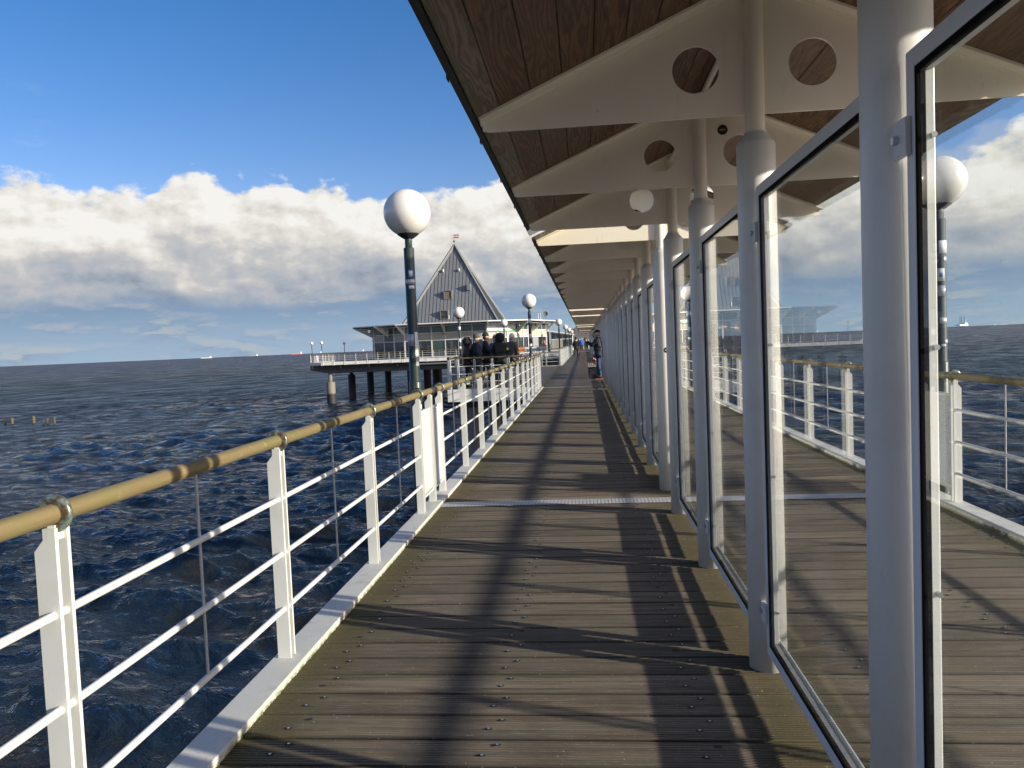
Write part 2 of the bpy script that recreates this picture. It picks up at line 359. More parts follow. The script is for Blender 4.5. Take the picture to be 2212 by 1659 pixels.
# water
def b_water(t, bs):
    p = pos(t); x, y, z = t.sep(p)
    ca, sa = math.cos(R_(248)), math.sin(R_(248))
    u = t.m('ADD', t.m('MULTIPLY', x, ca), t.m('MULTIPLY', y, sa)); v = t.m('SUBTRACT', t.m('MULTIPLY', y, ca), t.m('MULTIPLY', x, sa))
    def q(su, sv, o): return t.comb(t.m('MULTIPLY', u, su), t.m('MULTIPLY', v, sv), o)
    n1 = t.noise(q(1.5, 0.7, 0.0), 1.0, 5, 0.62, dist=0.5)
    n2 = t.noise(q(6.5, 3.2, 3.0), 1.0, 4, 0.6, dist=0.4)
    n3 = t.noise(q(0.42, 0.16, 7.0), 1.0, 4, 0.6, dist=0.4)
    dist = t.m('POWER', t.m('ADD', t.m('POWER', x, 2.0), t.m('POWER', y, 2.0)), 0.5)
    near = t.ss(dist, 150.0, 15.0)
    cn = t.noise(q(0.25, 0.08, 1.0), 1.0, 4, 0.6)
    c = t.mix(t.m('MULTIPLY', t.ss(t.m('ADD', cn, t.m('MULTIPLY', t.m('SUBTRACT', -6.3, z), 0.25)), 0.42, 0.60), near), (0.009, 0.017, 0.030), (0.016, 0.017, 0.015))
    fo = t.m('MULTIPLY', t.ss(t.noise(q(0.9, 0.45, 4.0), 1.0, 6, 0.7), 0.715, 0.75), t.ss(z, -6.12, -5.98))
    c = t.mix(t.m('MULTIPLY', fo, 0.8), c, (0.45, 0.47, 0.48))
    farf = t.ss(dist, 30.0, 220.0)
    h = t.m('ADD', t.m('MULTIPLY', n1, 0.62), t.m('MULTIPLY', n2, 0.13))
    h = t.m('ADD', h, t.m('MULTIPLY', n3, t.m('MULTIPLY_ADD', farf, 4.5, 0.25)))
    n0 = t.noise(q(0.085, 0.17, 9.0), 1.0, 5, 0.65, dist=0.4)
    h = t.m('ADD', h, t.m('MULTIPLY', n0, t.m('MULTIPLY', t.ss(dist, 60.0, 400.0), 30.0)))
    n00 = t.noise(q(0.020, 0.035, 5.0), 1.0, 5, 0.65)
    h = t.m('ADD', h, t.m('MULTIPLY', n00, t.m('MULTIPLY', t.ss(dist, 300.0, 2000.0), 120.0)))
    b = t.node('ShaderNodeBump'); b.inputs['Distance'].default_value = 0.5; b.inputs['Strength'].default_value = 1.0
    t.l.new(h, b.inputs['Height'])
    ly = t.node('ShaderNodeNewGeometry')
    dp = t.node('ShaderNodeVectorMath', operation='DOT_PRODUCT'); t.l.new(ly.outputs['Incoming'], dp.inputs[0]); t.l.new(b.outputs[0], dp.inputs[1])
    cc = t.m('MAXIMUM', dp.outputs['Value'], 0.0)
    fr = t.m('MINIMUM', t.m('MULTIPLY_ADD', t.m('POWER', t.m('SUBTRACT', 1.0, cc, clamp=True), 5.0), 0.98, 0.02), 0.50)
    s1 = t.ss(t.noise(q(0.55, 0.42, 2.0), 1.0, 5, 0.7), 0.34, 0.66); s2 = t.ss(t.noise(q(0.055, 0.13, 6.0), 1.0, 6, 0.72), 0.36, 0.64); s3 = t.ss(t.noise(q(0.006, 0.016, 8.0), 1.0, 6, 0.75), 0.36, 0.64)
    w1 = t.m('MULTIPLY', t.ss(dist, 25.0, 70.0), t.ss(dist, 260.0, 110.0)); w2 = t.m('MULTIPLY', t.ss(dist, 60.0, 220.0), t.ss(dist, 2500.0, 800.0)); w3 = t.ss(dist, 500.0, 2000.0)
    k = t.m('MULTIPLY', t.m('SUBTRACT', s1, 0.5), w1); k = t.m('ADD', k, t.m('MULTIPLY', t.m('SUBTRACT', s2, 0.5), w2)); k = t.m('ADD', k, t.m('MULTIPLY', t.m('SUBTRACT', s3, 0.5), t.m('MULTIPLY', w3, 0.8)))
    fr = t.m('MULTIPLY', fr, t.m('MULTIPLY_ADD', k, 1.1, 0.85))  # noise streaks painted into the reflectivity imitate bright and dark wave glints
    df = t.node('ShaderNodeBsdfDiffuse'); t.l.new(c, df.inputs[0]); t.l.new(b.outputs[0], df.inputs['Normal'])
    gl = t.node('ShaderNodeBsdfGlossy'); t.l.new(b.outputs[0], gl.inputs['Normal']); t.l.new(t.m('MULTIPLY_ADD', t.ss(dist, 30, 900), 0.30, 0.06), gl.inputs['Roughness'])
    mx = t.node('ShaderNodeMixShader'); t.l.new(fr, mx.inputs[0]); t.l.new(df.outputs[0], mx.inputs[1]); t.l.new(gl.outputs[0], mx.inputs[2])
    t.l.new(mx.outputs[0], t.t.nodes['Material Output'].inputs['Surface'])
mat('sea_water', build=b_water)
mat('foam', (0.75, 0.78, 0.8), 0.8)
mat('weathered_wood', (0.07, 0.062, 0.03), 0.8)
mat('ship_red', (0.40, 0.10, 0.08), 0.6); mat('ship_white', (0.75, 0.76, 0.76), 0.5); mat('ship_blue', (0.10, 0.16, 0.25), 0.6)
mat('skin', (0.50, 0.29, 0.20), 0.5); mat('hair_dark', (0.03, 0.02, 0.015), 0.7); mat('hair_grey', (0.30, 0.28, 0.26), 0.7)
mat('cloth_black', (0.005, 0.005, 0.007), 0.75); mat('cloth_navy', (0.006, 0.010, 0.024), 0.75)
mat('cloth_blue', (0.02, 0.10, 0.42), 0.7); mat('cloth_steelblue', (0.015, 0.045, 0.085), 0.7); mat('denim', (0.012, 0.038, 0.10), 0.8)
mat('cloth_grey', (0.08, 0.075, 0.07), 0.8); mat('cloth_cream', (0.55, 0.50, 0.42), 0.85); mat('cloth_pink', (0.55, 0.18, 0.14), 0.8)
mat('cloth_brown', (0.06, 0.045, 0.04), 0.8); mat('reflector_yellow', (0.55, 0.60, 0.10), 0.5); mat('sole_pink', (0.7, 0.22, 0.18), 0.6)
mat('phone_black', (0.006, 0.006, 0.007), 0.2); mat('fir_green', (0.025, 0.05, 0.02), 0.8); mat('trunk_brown', (0.08, 0.05, 0.03), 0.8)
mat('bench_wood', (0.42, 0.38, 0.32), 0.6); mat('flower_dark', (0.015, 0.012, 0.015), 0.6); mat('flower_red', (0.30, 0.01, 0.015), 0.5); mat('flower_pale', (0.8, 0.55, 0.45), 0.5)
mat('blue_cabinet', (0.11, 0.15, 0.20), 0.5); mat('lamp_lens', (0.8, 0.8, 0.75), 0.3); mat('blue_awning', (0.03, 0.04, 0.18), 0.6)
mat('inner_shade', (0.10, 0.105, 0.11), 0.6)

# ------------------------------------------------------------------ mesh builder
class MB:
    def __init__(s): s.v = []; s.f = []; s.mi = []; s.sm = []
    def add(s, vs, fs, mi=0, smooth=False):
        o = len(s.v); s.v.extend([tuple(v) for v in vs])
        for f in fs: s.f.append(tuple(i+o for i in f)); s.mi.append(mi); s.sm.append(smooth)
        return s
    def box(s, x0, x1, y0, y1, z0, z1, mi=0):
        v = [(x0,y0,z0),(x1,y0,z0),(x1,y1,z0),(x0,y1,z0),(x0,y0,z1),(x1,y0,z1),(x1,y1,z1),(x0,y1,z1)]
        return s.add(v, [(0,3,2,1),(4,5,6,7),(0,1,5,4),(1,2,6,5),(2,3,7,6),(3,0,4,7)], mi)
    def obox(s, c, ax, ay, az_, mi=0):
        c = Vector(c); ax = Vector(ax); ay = Vector(ay); az_ = Vector(az_)
        v = [c+ax*i+ay*j+az_*k for k in (-1,1) for j in (-1,1) for i in (-1,1)]
        return s.add(v, [(0,2,3,1),(4,5,7,6),(0,1,5,4),(1,3,7,5),(3,2,6,7),(2,0,4,6)], mi)
    def bar(s, p, q, w, h, mi=0, up=(0,0,1)):
        p = Vector(p); q = Vector(q); d = (q-p); u = Vector(up); sd_ = d.cross(u)
        if sd_.length < 1e-6: sd_ = d.cross(Vector((1,0,0)))
        sd_.normalize(); u = sd_.cross(d).normalized()
        return s.obox((p+q)/2, d/2, sd_*w/2, u*h/2, mi)
    def cyl(s, p, q, r, r2=None, n=16, mi=0, caps=True, smooth=True):
        p = Vector(p); q = Vector(q); r2 = r if r2 is None else r2; d = (q-p).normalized()
        a = d.orthogonal().normalized(); b = d.cross(a); vs = []; fs = []
        for c_, rr in ((p, r), (q, r2)):
            for i in range(n):
                t = 2*PI*i/n; vs.append(c_+a*(math.cos(t)*rr)+b*(math.sin(t)*rr))
        for i in range(n): fs.append((i, (i+1)%n, n+(i+1)%n, n+i))
        s.add(vs, fs, mi, smooth)
        if caps:
            s.add(vs[:n], [tuple(range(n))[::-1]], mi); s.add(vs[n:], [tuple(range(n))], mi)
        return s
    def lathe(s, c, prof, n=24, mi=0, smooth=True, a0=0, a1=2*PI):
        c = Vector(c); full = abs(a1-a0-2*PI) < 1e-6; k = n if full else n+1; vs = []; fs = []
        for (r, z) in prof:
            for i in range(k):
                t = a0+(a1-a0)*i/n; vs.append((c.x+r*math.cos(t), c.y+r*math.sin(t), c.z+z))
        for j in range(len(prof)-1):
            for i in range(n):
                i2 = (i+1) % k if full else i+1
                fs.append((j*k+i, j*k+i2, (j+1)*k+i2, (j+1)*k+i))
        return s.add(vs, fs, mi, smooth)
    def sphere(s, c, r, n=20, m=12, mi=0, sc=(1,1,1), z0=-1.0):
        prof = []
        t0 = math.asin(max(-1, z0))
        vs = []; fs = []; c = Vector(c)
        for j in range(m+1):
            t = t0+(PI/2-t0)*j/m
            for i in range(n):
                a = 2*PI*i/n; vs.append((c.x+r*sc[0]*math.cos(t)*math.cos(a), c.y+r*sc[1]*math.cos(t)*math.sin(a), c.z+r*sc[2]*math.sin(t)))
        for j in range(m):
            for i in range(n): fs.append((j*n+i, j*n+(i+1)%n, (j+1)*n+(i+1)%n, (j+1)*n+i))
        return s.add(vs, fs, mi, True)
    def torus(s, c, R, r, axis='y', n=24, m=10, mi=0):
        vs = []; fs = []; c = Vector(c)
        for i in range(n):
            a = 2*PI*i/n
            for j in range(m):
                b = 2*PI*j/m; rr = R+r*math.cos(b); w = r*math.sin(b)
                if axis == 'y': vs.append(c+Vector((rr*math.cos(a), w, rr*math.sin(a))))
                elif axis == 'z': vs.append(c+Vector((rr*math.cos(a), rr*math.sin(a), w)))
                else: vs.append(c+Vector((w, rr*math.cos(a), rr*math.sin(a))))
        for i in range(n):
            for j in range(m): fs.append((i*m+j, ((i+1)%n)*m+j, ((i+1)%n)*m+(j+1)%m, i*m+(j+1)%m))
        return s.add(vs, fs, mi, True)
    def plate(s, loops, f, t, mi=0):
        """2D loops (outer, holes) extruded: f(u,v,w)->xyz, thickness t along w"""
        tri = tessellate_polygon([[Vector((a, b, 0)) for a, b in L] for L in loops])
        pts = [p for L in loops for p in L]; n = len(pts)
        vs = [f(a, b, 0) for a, b in pts]+[f(a, b, t) for a, b in pts]
        fs = [tuple(x) for x in tri]+[tuple(i+n for i in x)[::-1] for x in tri]
        o = 0
        for L in loops:
            k = len(L)
            for i in range(k): fs.append((o+i, o+(i+1)%k, n+o+(i+1)%k, n+o+i))
            o += k
        return s.add(vs, fs, mi)
    def xf(s, M):
        s.v = [tuple(M @ Vector(v)) for v in s.v]; return s
    def mesh(s, name, mats):
        me = bpy.data.meshes.new(name); me.from_pydata(s.v, [], s.f)
        for m in (mats if isinstance(mats, (list, tuple)) else [mats]): me.materials.append(MAT[m])
        me.polygons.foreach_set('material_index', s.mi); me.polygons.foreach_set('use_smooth', s.sm)
        me.update()
        bm = bmesh.new(); bm.from_mesh(me); bmesh.ops.recalc_face_normals(bm, faces=bm.faces); bm.to_mesh(me); bm.free()
        return me
    def build(s, name, mats, parent=None, **kw):
        return obj(name, s.mesh(name, mats), parent, **kw)

def obj(name, me, parent=None, label=None, cat=None, group=None, kind=None, bevel=0, loc=None):
    o = bpy.data.objects.new(name, me); COL.objects.link(o)
    if parent: o.parent = parent
    if loc: o.location = loc
    tag(o, label, cat, group, kind)
    if bevel:
        b = o.modifiers.new('bevel', 'BEVEL'); b.width = bevel; b.segments = 2; b.limit_method = 'ANGLE'; b.angle_limit = R_(40)
    return o
def tag(o, label=None, cat=None, group=None, kind=None):
    if label: o['label'] = label
    if cat: o['category'] = cat
    if group: o['group'] = group
    if kind: o['kind'] = kind
    return o
def thing(name, label, cat, loc=(0,0,0), rz=0, group=None, kind=None):
    o = bpy.data.objects.new(name, None); COL.objects.link(o); o.location = loc; o.rotation_euler = (0,0,rz)
    o.empty_display_size = 0.1
    return tag(o, label, cat, group, kind)
def copy_tree(o, parent=None):
    c = o.copy(); COL.objects.link(c)
    if parent is not None: c.parent = parent
    for ch in list(o.children): copy_tree(ch, c)
    return c

XC = 0.83; XL = -1.575; XR = 3.235; SEAZ = -6.3
# ------------------------------------------------------------------ sea
def make_sea():
    rs = [7.0]
    while rs[-1] < 5640:
        r = rs[-1]; dr = max(0.11, 0.48*r*r/(7.6*769)); dr = min(dr, r*0.035); rs.append(r+dr)
    rs = np.array(rs); rs[-1] = 5640
    th = np.concatenate([np.radians(np.arange(-180, -62, 3.0)), np.radians(np.arange(-62, 52, 0.15)), np.radians(np.arange(52, 180, 3.0))])
    nr, na = len(rs), len(th)
    Rr, Th = np.meshgrid(rs, th, indexing='ij')
    X = Rr*np.sin(Th); Y = Rr*np.cos(Th); Zz = np.zeros_like(X); DX = np.zeros_like(X); DY = np.zeros_like(X)
    cell = np.maximum(Rr*R_(0.15), np.gradient(rs)[:, None]*np.ones_like(X))
    rng = np.random.default_rng(3)
    wind = R_(248)
    for k in range(110):
        lam = 0.45*(8.0/0.45)**rng.random(); ang = wind+rng.normal(0, 0.42)
        amp = 0.0088*lam**0.85*rng.uniform(0.4, 1.3); ph = rng.random()*2*PI; kk = 2*PI/lam
        kx, ky = math.cos(ang)*kk, math.sin(ang)*kk
        att = np.clip((lam/cell-1.8)/2.0, 0, 1)
        A = kx*X+ky*Y+ph
        Zz += amp*att*np.cos(A); s_ = amp*att*np.sin(A)*0.9
        DX -= s_*math.cos(ang); DY -= s_*math.sin(ang)
    g = 0.75+0.5*np.sin(X*0.06+1.3*np.sin(Y*0.045))*np.sin(Y*0.07+X*0.02)
    Zz *= g; X = X+DX*g; Y = Y+DY*g
    v = np.stack([X.ravel(), Y.ravel(), Zz.ravel()+SEAZ], 1).astype(np.float32)
    i, j = np.meshgrid(np.arange(nr-1), np.arange(na), indexing='ij'); j2 = (j+1) % na
    f = np.stack([i*na+j, i*na+j2, (i+1)*na+j2, (i+1)*na+j], -1).reshape(-1, 4)
    c = len(v); v = np.vstack([v, [[0, 0, SEAZ]]]).astype(np.float32)
    me = bpy.data.meshes.new('sea')
    nf = len(f); tri = np.stack([np.full(na, c), (np.arange(na)+1) % na, np.arange(na)], 1)
    me.vertices.add(len(v)); me.vertices.foreach_set('co', v.ravel())
    loops = np.concatenate([f[:, ::-1].ravel(), tri[:, ::-1].ravel()]).astype(np.int32)
    me.loops.add(len(loops)); me.loops.foreach_set('vertex_index', loops)
    me.polygons.add(nf+na)
    st = np.concatenate([np.arange(nf)*4, nf*4+np.arange(na)*3]).astype(np.int32)
    me.polygons.foreach_set('loop_start', st)
    me.polygons.foreach_set('use_smooth', np.ones(nf+na, dtype=bool))
    me.materials.append(MAT['sea_water']); me.update(calc_edges=True); me.validate()
    if me.polygons[0].normal.z < 0: me.flip_normals()
    obj('sea', me, kind='structure')
make_sea()

# ------------------------------------------------------------------ decks
PW = 0.2035; Y0D = -4.10
def deck():
    m = MB(); NG = 10
    ng = int((28-Y0D)/PW)
    n = int((112-Y0D)/PW)
    rnd = random.Random(4)
    for k in range(n):
        ya = Y0D+k*PW+0.007; yb = Y0D+(k+1)*PW-0.007; dz_ = rnd.uniform(-0.0018, 0.0012)
        xl = -1.52; xr = 3.18

        if k < ng:
            prof = [(ya, -0.03), (ya, -0.006), (ya+0.004, -0.0005)]
            w = (yb-ya-0.012)/NG
            for g in range(NG):
                a_ = ya+0.006+g*w
                prof += [(a_, 0.0), (a_+w*0.45, 0.0), (a_+w*0.55, -0.0065), (a_+w*0.90, -0.0065)]
            prof += [(yb-0.004, -0.0005), (yb, -0.006), (yb, -0.03)]
        else:
            prof = [(ya, -0.03), (ya, -0.004), (ya+0.006, 0.0), (yb-0.006, 0.0), (yb, -0.004), (yb, -0.03)]
        q = len(prof)
        vs = [(xl, y, z+dz_) for y, z in prof]+[(xr, y, z+dz_) for y, z in prof]
        m.add(vs, [(i, i+1, q+i+1, q+i) for i in range(q-1)]+[tuple(range(q))[::-1], tuple(range(q, 2*q))])
        if k < 260:
            for xs in (-1.31, -0.45, 0.41, 1.24, 2.11, 2.96):
                for (dx_, dy_) in ((0.0, 0.065), (0.05, 0.145)):
                    cx_ = xs+dx_+rnd.uniform(-.008, .008); cyy = ya+dy_+rnd.uniform(-.006, .006)
                    nn = 8
                    rr = 0.0105
                    vs = [(cx_+rr*1.5*math.cos(2*PI*i/nn), cyy+rr*math.sin(2*PI*i/nn), 0.0022) for i in range(nn)]
                    m.add(vs, [tuple(range(nn))], 1)
                    if rnd.random() < 0.75:
                        vs = [(cx_+0.0065*math.cos(2*PI*i/nn), cyy+0.0065*math.sin(2*PI*i/nn), 0.0042) for i in range(nn)]
                        m.add(vs, [tuple(range(nn))], 2)
    m.box(-1.50, 3.16, Y0D, 112, -0.10, -0.034, 1)
    return m.build('pier_deck', ['deck_wood', 'deck_gap', 'screw_metal'], kind='structure')
deck()
def plain_deck(name, x0, x1, y0, y1, z0=-0.06):
    m = MB(); y = Y0D+math.floor((y0-Y0D)/PW)*PW
    while y < y1-0.01:
        m.box(x0, x1, max(y+0.007, y0), min(y+PW-0.007, y1), z0+0.02, 0.0); y += PW
    m.box(x0, x1, y0, y1, z0, z0+0.018, 1)
    return m.build(name, ['deck_wood', 'deck_gap'], kind='structure')
PFX0, PFY0, PFY1 = -4.93, 27.6, 52.1
plain_deck('side_platform_deck', PFX0, -1.53, PFY0, PFY1)

# steel under the main pier
def understructure():
    t = thing('pier_substructure', 'dark steel beams and round piles carrying the timber pier walkway', 'pier frame')
    m = MB()
    for x in (-1.45, 3.1): m.box(x-0.12, x+0.12, -4.1, 111, -0.62, -0.11)
    for x in (0.2, 1.5): m.box(x-0.08, x+0.08, -4.1, 111, -0.5, -0.11)
    m.build('longitudinal_beam', 'dark_steel', t)
    for k, y in enumerate((0.0, 7.6, 25.3, 31.6, 49.8, 57.0, 77, 95)):
        m = MB(); m.box(-1.9, 3.5, y-0.2, y+0.2, -1.15, -0.625); m.build('cross_beam', 'dark_steel', t)
        for x in (-1.2, 2.9):
            p = MB(); p.cyl((x, y, -1.15), (x, y, -7.5), 0.32, n=20); p.build('pile', 'pile_concrete', t)
    # pipe slung under the left edge
    m = MB(); m.cyl((-1.85, -4, -0.45), (-1.85, 27.5, -0.45), 0.05, n=10); m.build('service_pipe', 'steel', t)
understructure()
# side platform frame and fascia
def side_frame():
    t = thing('side_platform_frame', 'white edge beams and dark posts under the landing platform beside the walkway', 'pier frame')
    m = MB(); m.box(PFX0, -1.7, PFY0-0.06, PFY0-0.003, -0.42, 0.03); m.build('front_fascia', 'white_paint', t, bevel=0.004)
    m = MB(); m.box(PFX0-0.06, PFX0-0.003, PFY0-0.06, PFY1, -0.42, 0.03); m.build('side_fascia', 'white_paint', t)
    m = MB(); m.box(PFX0, -1.7, PFY1+0.003, PFY1+0.06, -0.42, 0.03); m.build('rear_fascia', 'white_paint', t)
    for y in (29, 35, 41, 47, 51):
        m = MB(); m.box(PFX0+0.1, -1.6, y-0.12, y+0.12, -0.75, -0.07); m.build('cross_beam', 'dark_steel', t)
        m = MB(); m.cyl((-4.2, y, -0.75), (-4.2, y, -7.5), 0.28, n=16); m.build('pile', 'pile_concrete', t)
side_frame()

for y in (7.615, 27.15):
    m = MB(); m.box(-1.485, 3.145, y-0.10, y+0.10, 0.0035, 0.0075)
    m.build('tread_plate', 'tread_steel',
            label=('ribbed steel strip across the boards beside the slotted railing panels' if y < 10 else 'thin far steel strip across the boards where the near railing ends'),
            cat='metal strip', group='metal strips across the walkway')

# ------------------------------------------------------------------ railings
def post_mesh():
    m = MB()
    L = [(-0.045, 0.04), (0.022, 0.04), (0.022, 1.118), (-0.016, 1.118), (-0.016, 1.085), (-0.045, 1.05)]
    for y in (-0.033, 0.019):
        m.plate([L], lambda a, b, w, y=y: (a, y+w, b), 0.014)
    m.box(-0.01, 0.012, -0.019, 0.019, 1.08, 1.125)
    return m.mesh('railing_post', 'white_paint')
def post_far_mesh():
    m = MB(); m.box(-0.045, 0.022, -0.033, -0.019, 0.04, 1.118); m.box(-0.045, 0.022, 0.019, 0.033, 0.04, 1.118)
    return m.mesh('railing_post_far', 'white_paint')
def ring_mesh():
    m = MB(); m.torus((0, 0, 0), 0.046, 0.012, 'y', 32, 12); m.cyl((0, -0.012, 0), (0, 0.012, 0), 0.042, n=24)
    return m.mesh('ring', 'bronze_ring')
POST = post_mesh(); POSTF = post_far_mesh(); RING = ring_mesh()
HZ = 1.157; RZ = (0.86, 0.577, 0.295)
def slot_panel_mesh(L):
    m = MB()
    m.box(-0.012, 0.012, 0.0, 0.02, 0.16, 1.0); m.box(-0.012, 0.012, L-0.02, L, 0.16, 1.0)
    m.box(-0.012, 0.012, 0.02, L-0.02, 0.975, 1.0); m.box(-0.012, 0.012, 0.02, L-0.02, 0.16, 0.185)
    z = 0.20
    while z < 0.965:
        m.add([(0.012, 0.02, z), (0.012, L-0.02, z), (-0.006, L-0.02, z+0.017), (-0.006, 0.02, z+0.017),
               (0.008, 0.02, z-0.004), (0.008, L-0.02, z-0.004), (-0.010, L-0.02, z+0.013), (-0.010, 0.02, z+0.013)],
              [(0,1,2,3),(7,6,5,4),(0,4,5,1),(2,6,7,3),(0,3,7,4),(1,5,6,2)])
        z += 0.0215
    m.box(-0.011, -0.009, 0.02, L-0.02, 0.185, 0.975)
    return m.mesh('slotted_panel', 'white_frame')
def railing(label, origin, rz, length, posts, panels=(), nowire=(), curb=True, near=True, wires=True, group='white pier railings', noring=()):
    t = thing('railing', label, 'railing', origin, rz, group)
    for y in posts:
        o = obj('post', POST if near else POSTF, t, loc=(0, y, 0))
    m = MB(); m.cyl((0, 0, HZ), (0, length, HZ), 0.030, n=24 if near else 10)
    hr = m.build('handrail', 'handrail_wood', t)
    for y in posts:
        if y in noring: continue
        obj('ring', RING, hr, loc=(0, y, HZ))
    for z in RZ:
        m = MB(); segs = sorted(posts)
        a_ = 0.0
        spans = [(0, length)]
        for (p0, p1) in panels:
            new = []
            for (s0, s1) in spans:
                if p0 > s0 and p1 < s1: new += [(s0, p0), (p1, s1)]
                else: new.append((s0, s1))
            spans = new
        for (s0, s1) in spans: m.cyl((0, s0, z), (0, s1, z), 0.0135, n=12 if near else 6)
        m.build('rail', 'white_paint', t)
    if wires:
        ps = sorted(posts)
        for a_, b_ in zip(ps[:-1], ps[1:]):
            mid = (a_+b_)/2
            if any(p0-0.05 <= mid <= p1+0.05 for p0, p1 in panels) or b_-a_ < 0.9: continue
            m = MB(); m.cyl((0, mid, RZ[2]-0.01), (0, mid, HZ-0.02), 0.0065, n=8); m.build('rod', 'silver_tape', t)
    for (p0, p1) in panels:
        mid = (p0+p1)/2
        for (q0, q1) in ((p0+0.04, mid-0.04), (mid+0.04, p1-0.04)):
            obj('slotted_panel', slot_panel_mesh(q1-q0), t, loc=(0, q0, 0))
    if curb:
        m = MB(); m.box(-0.07, 0.085, 0, length, -0.12, 0.012); m.box(-0.075, 0.09, 0, length, 0.012, 0.04)
        m.build('kerb', 'curb_paint', t, bevel=0.004 if near else 0)
    return t
near_posts = [-3.0+4.1-1.6, ]
def ys_main(): return [-2.9, -1.23, 0.44, 2.11, 3.77, 5.45, 7.10, 7.65, 8.20, 9.86, 11.5, 13.16, 14.8, 16.45, 18.1, 19.75, 21.4, 23.05, 24.7, 26.0, 27.2]
YS = ys_main()
O = -4.1
railing('near white railing with mossy wooden handrail on the left over open water', (XL, O, 0), 0, 27.3-O, [y-O for y in YS], panels=[(7.10-O, 8.20-O)], noring=(7.65-O,))
# right side, turned round: local y runs back toward the viewer
E_ = 27.3
railing('white railing with wooden handrail seen through the glass screens', (XR, E_, 0), PI, E_-O, [E_-y for y in YS][::-1], panels=[(E_-8.20, E_-7.10)], noring=(E_-7.65,))
pr = [0.12+1.64*k for k in range(32)]
railing('far left railing of the walkway beyond the landing platform', (XL, 52.1, 0), 0, 52, [p for p in pr if p < 52], near=False)
railing('far right railing of the walkway behind the glass screens', (XR, 104.1, 0), PI, 76.8, [0.12+1.64*k for k in range(46)], near=False)
# side platform: front rail runs along -x
railing('short crosswise railing in front of the group of people', (-1.62, PFY0, 0), PI/2, 3.3, [0.06, 0.6, 1.1, 1.7, 2.35, 2.95, 3.25], curb=False, group='white pier railings')
railing('outer railing of the landing platform beside the group', (PFX0, PFY0, 0), 0, PFY1-PFY0, [0.05+1.63*k for k in range(16)], near=False)
railing('rear crosswise railing at the far end of the landing platform', (-1.62, PFY1, 0), PI/2, 3.3, [0.06, 0.95, 1.25, 2.2, 2.5, 3.25], curb=False, near=True)

# ------------------------------------------------------------------ canopies
KS = 0.432; TZ = 2.675; HW = 1.275
def ztop(x): return TZ+KS*(HW-abs(x-XC))
def circle(cx, cz, r, n=40): return [(cx+r*math.cos(2*PI*i/n), cz+r*math.sin(2*PI*i/n)) for i in range(n)]
def rib_mesh():
    m = MB()
    outer = [(XC-HW, 2.625), (XC-HW+0.03, 2.618), (XC+HW-0.03, 2.618), (XC+HW, 2.625), (XC+HW, TZ-0.01), (XC, ztop(XC)-0.01), (XC-HW, TZ-0.01)]
    m.plate([outer, circle(XC-0.265, 2.838, 0.108), circle(XC+0.265, 2.838, 0.108)], lambda a, b, w: (a, w-0.006, b), 0.012)
    for s in (-1, 1):
        p = (XC+s*(HW+0.01), 0, TZ-0.005-0.004); q = (XC, 0, ztop(XC)-0.005)
        m.bar(p, q, 0.15, 0.012)
        m.bar((p[0], -0.0, p[2]-0.012), (q[0], 0, q[2]-0.012), 0.022, 0.014)
    return m.mesh('rib', 'cream_paint')
def sleeve_mesh():
    m = MB(); r = 0.088
    m.lathe((0, 0, 0), [(0, -0.02), (r, -0.02), (r, 2.475), (r-0.003, 2.485), (0.052, 2.525), (0.050, 2.535), (0, 2.535)], 40)
    return m.mesh('column', 'column_paint')
def pipe_mesh():
    m = MB(); m.lathe((0, 0, 0), [(0.0445, 2.53), (0.0445, 3.19)], 28)
    m.torus((0, 0, 2.534), 0.046, 0.006, 'z', 28, 6)
    return m.mesh('upper_pipe', 'cream_paint')
RIB, SLV, PIPE = rib_mesh(), sleeve_mesh(), pipe_mesh()
PZ0, PZ1, PXA, PXB = 0.11, 2.262, 0.800, 0.848
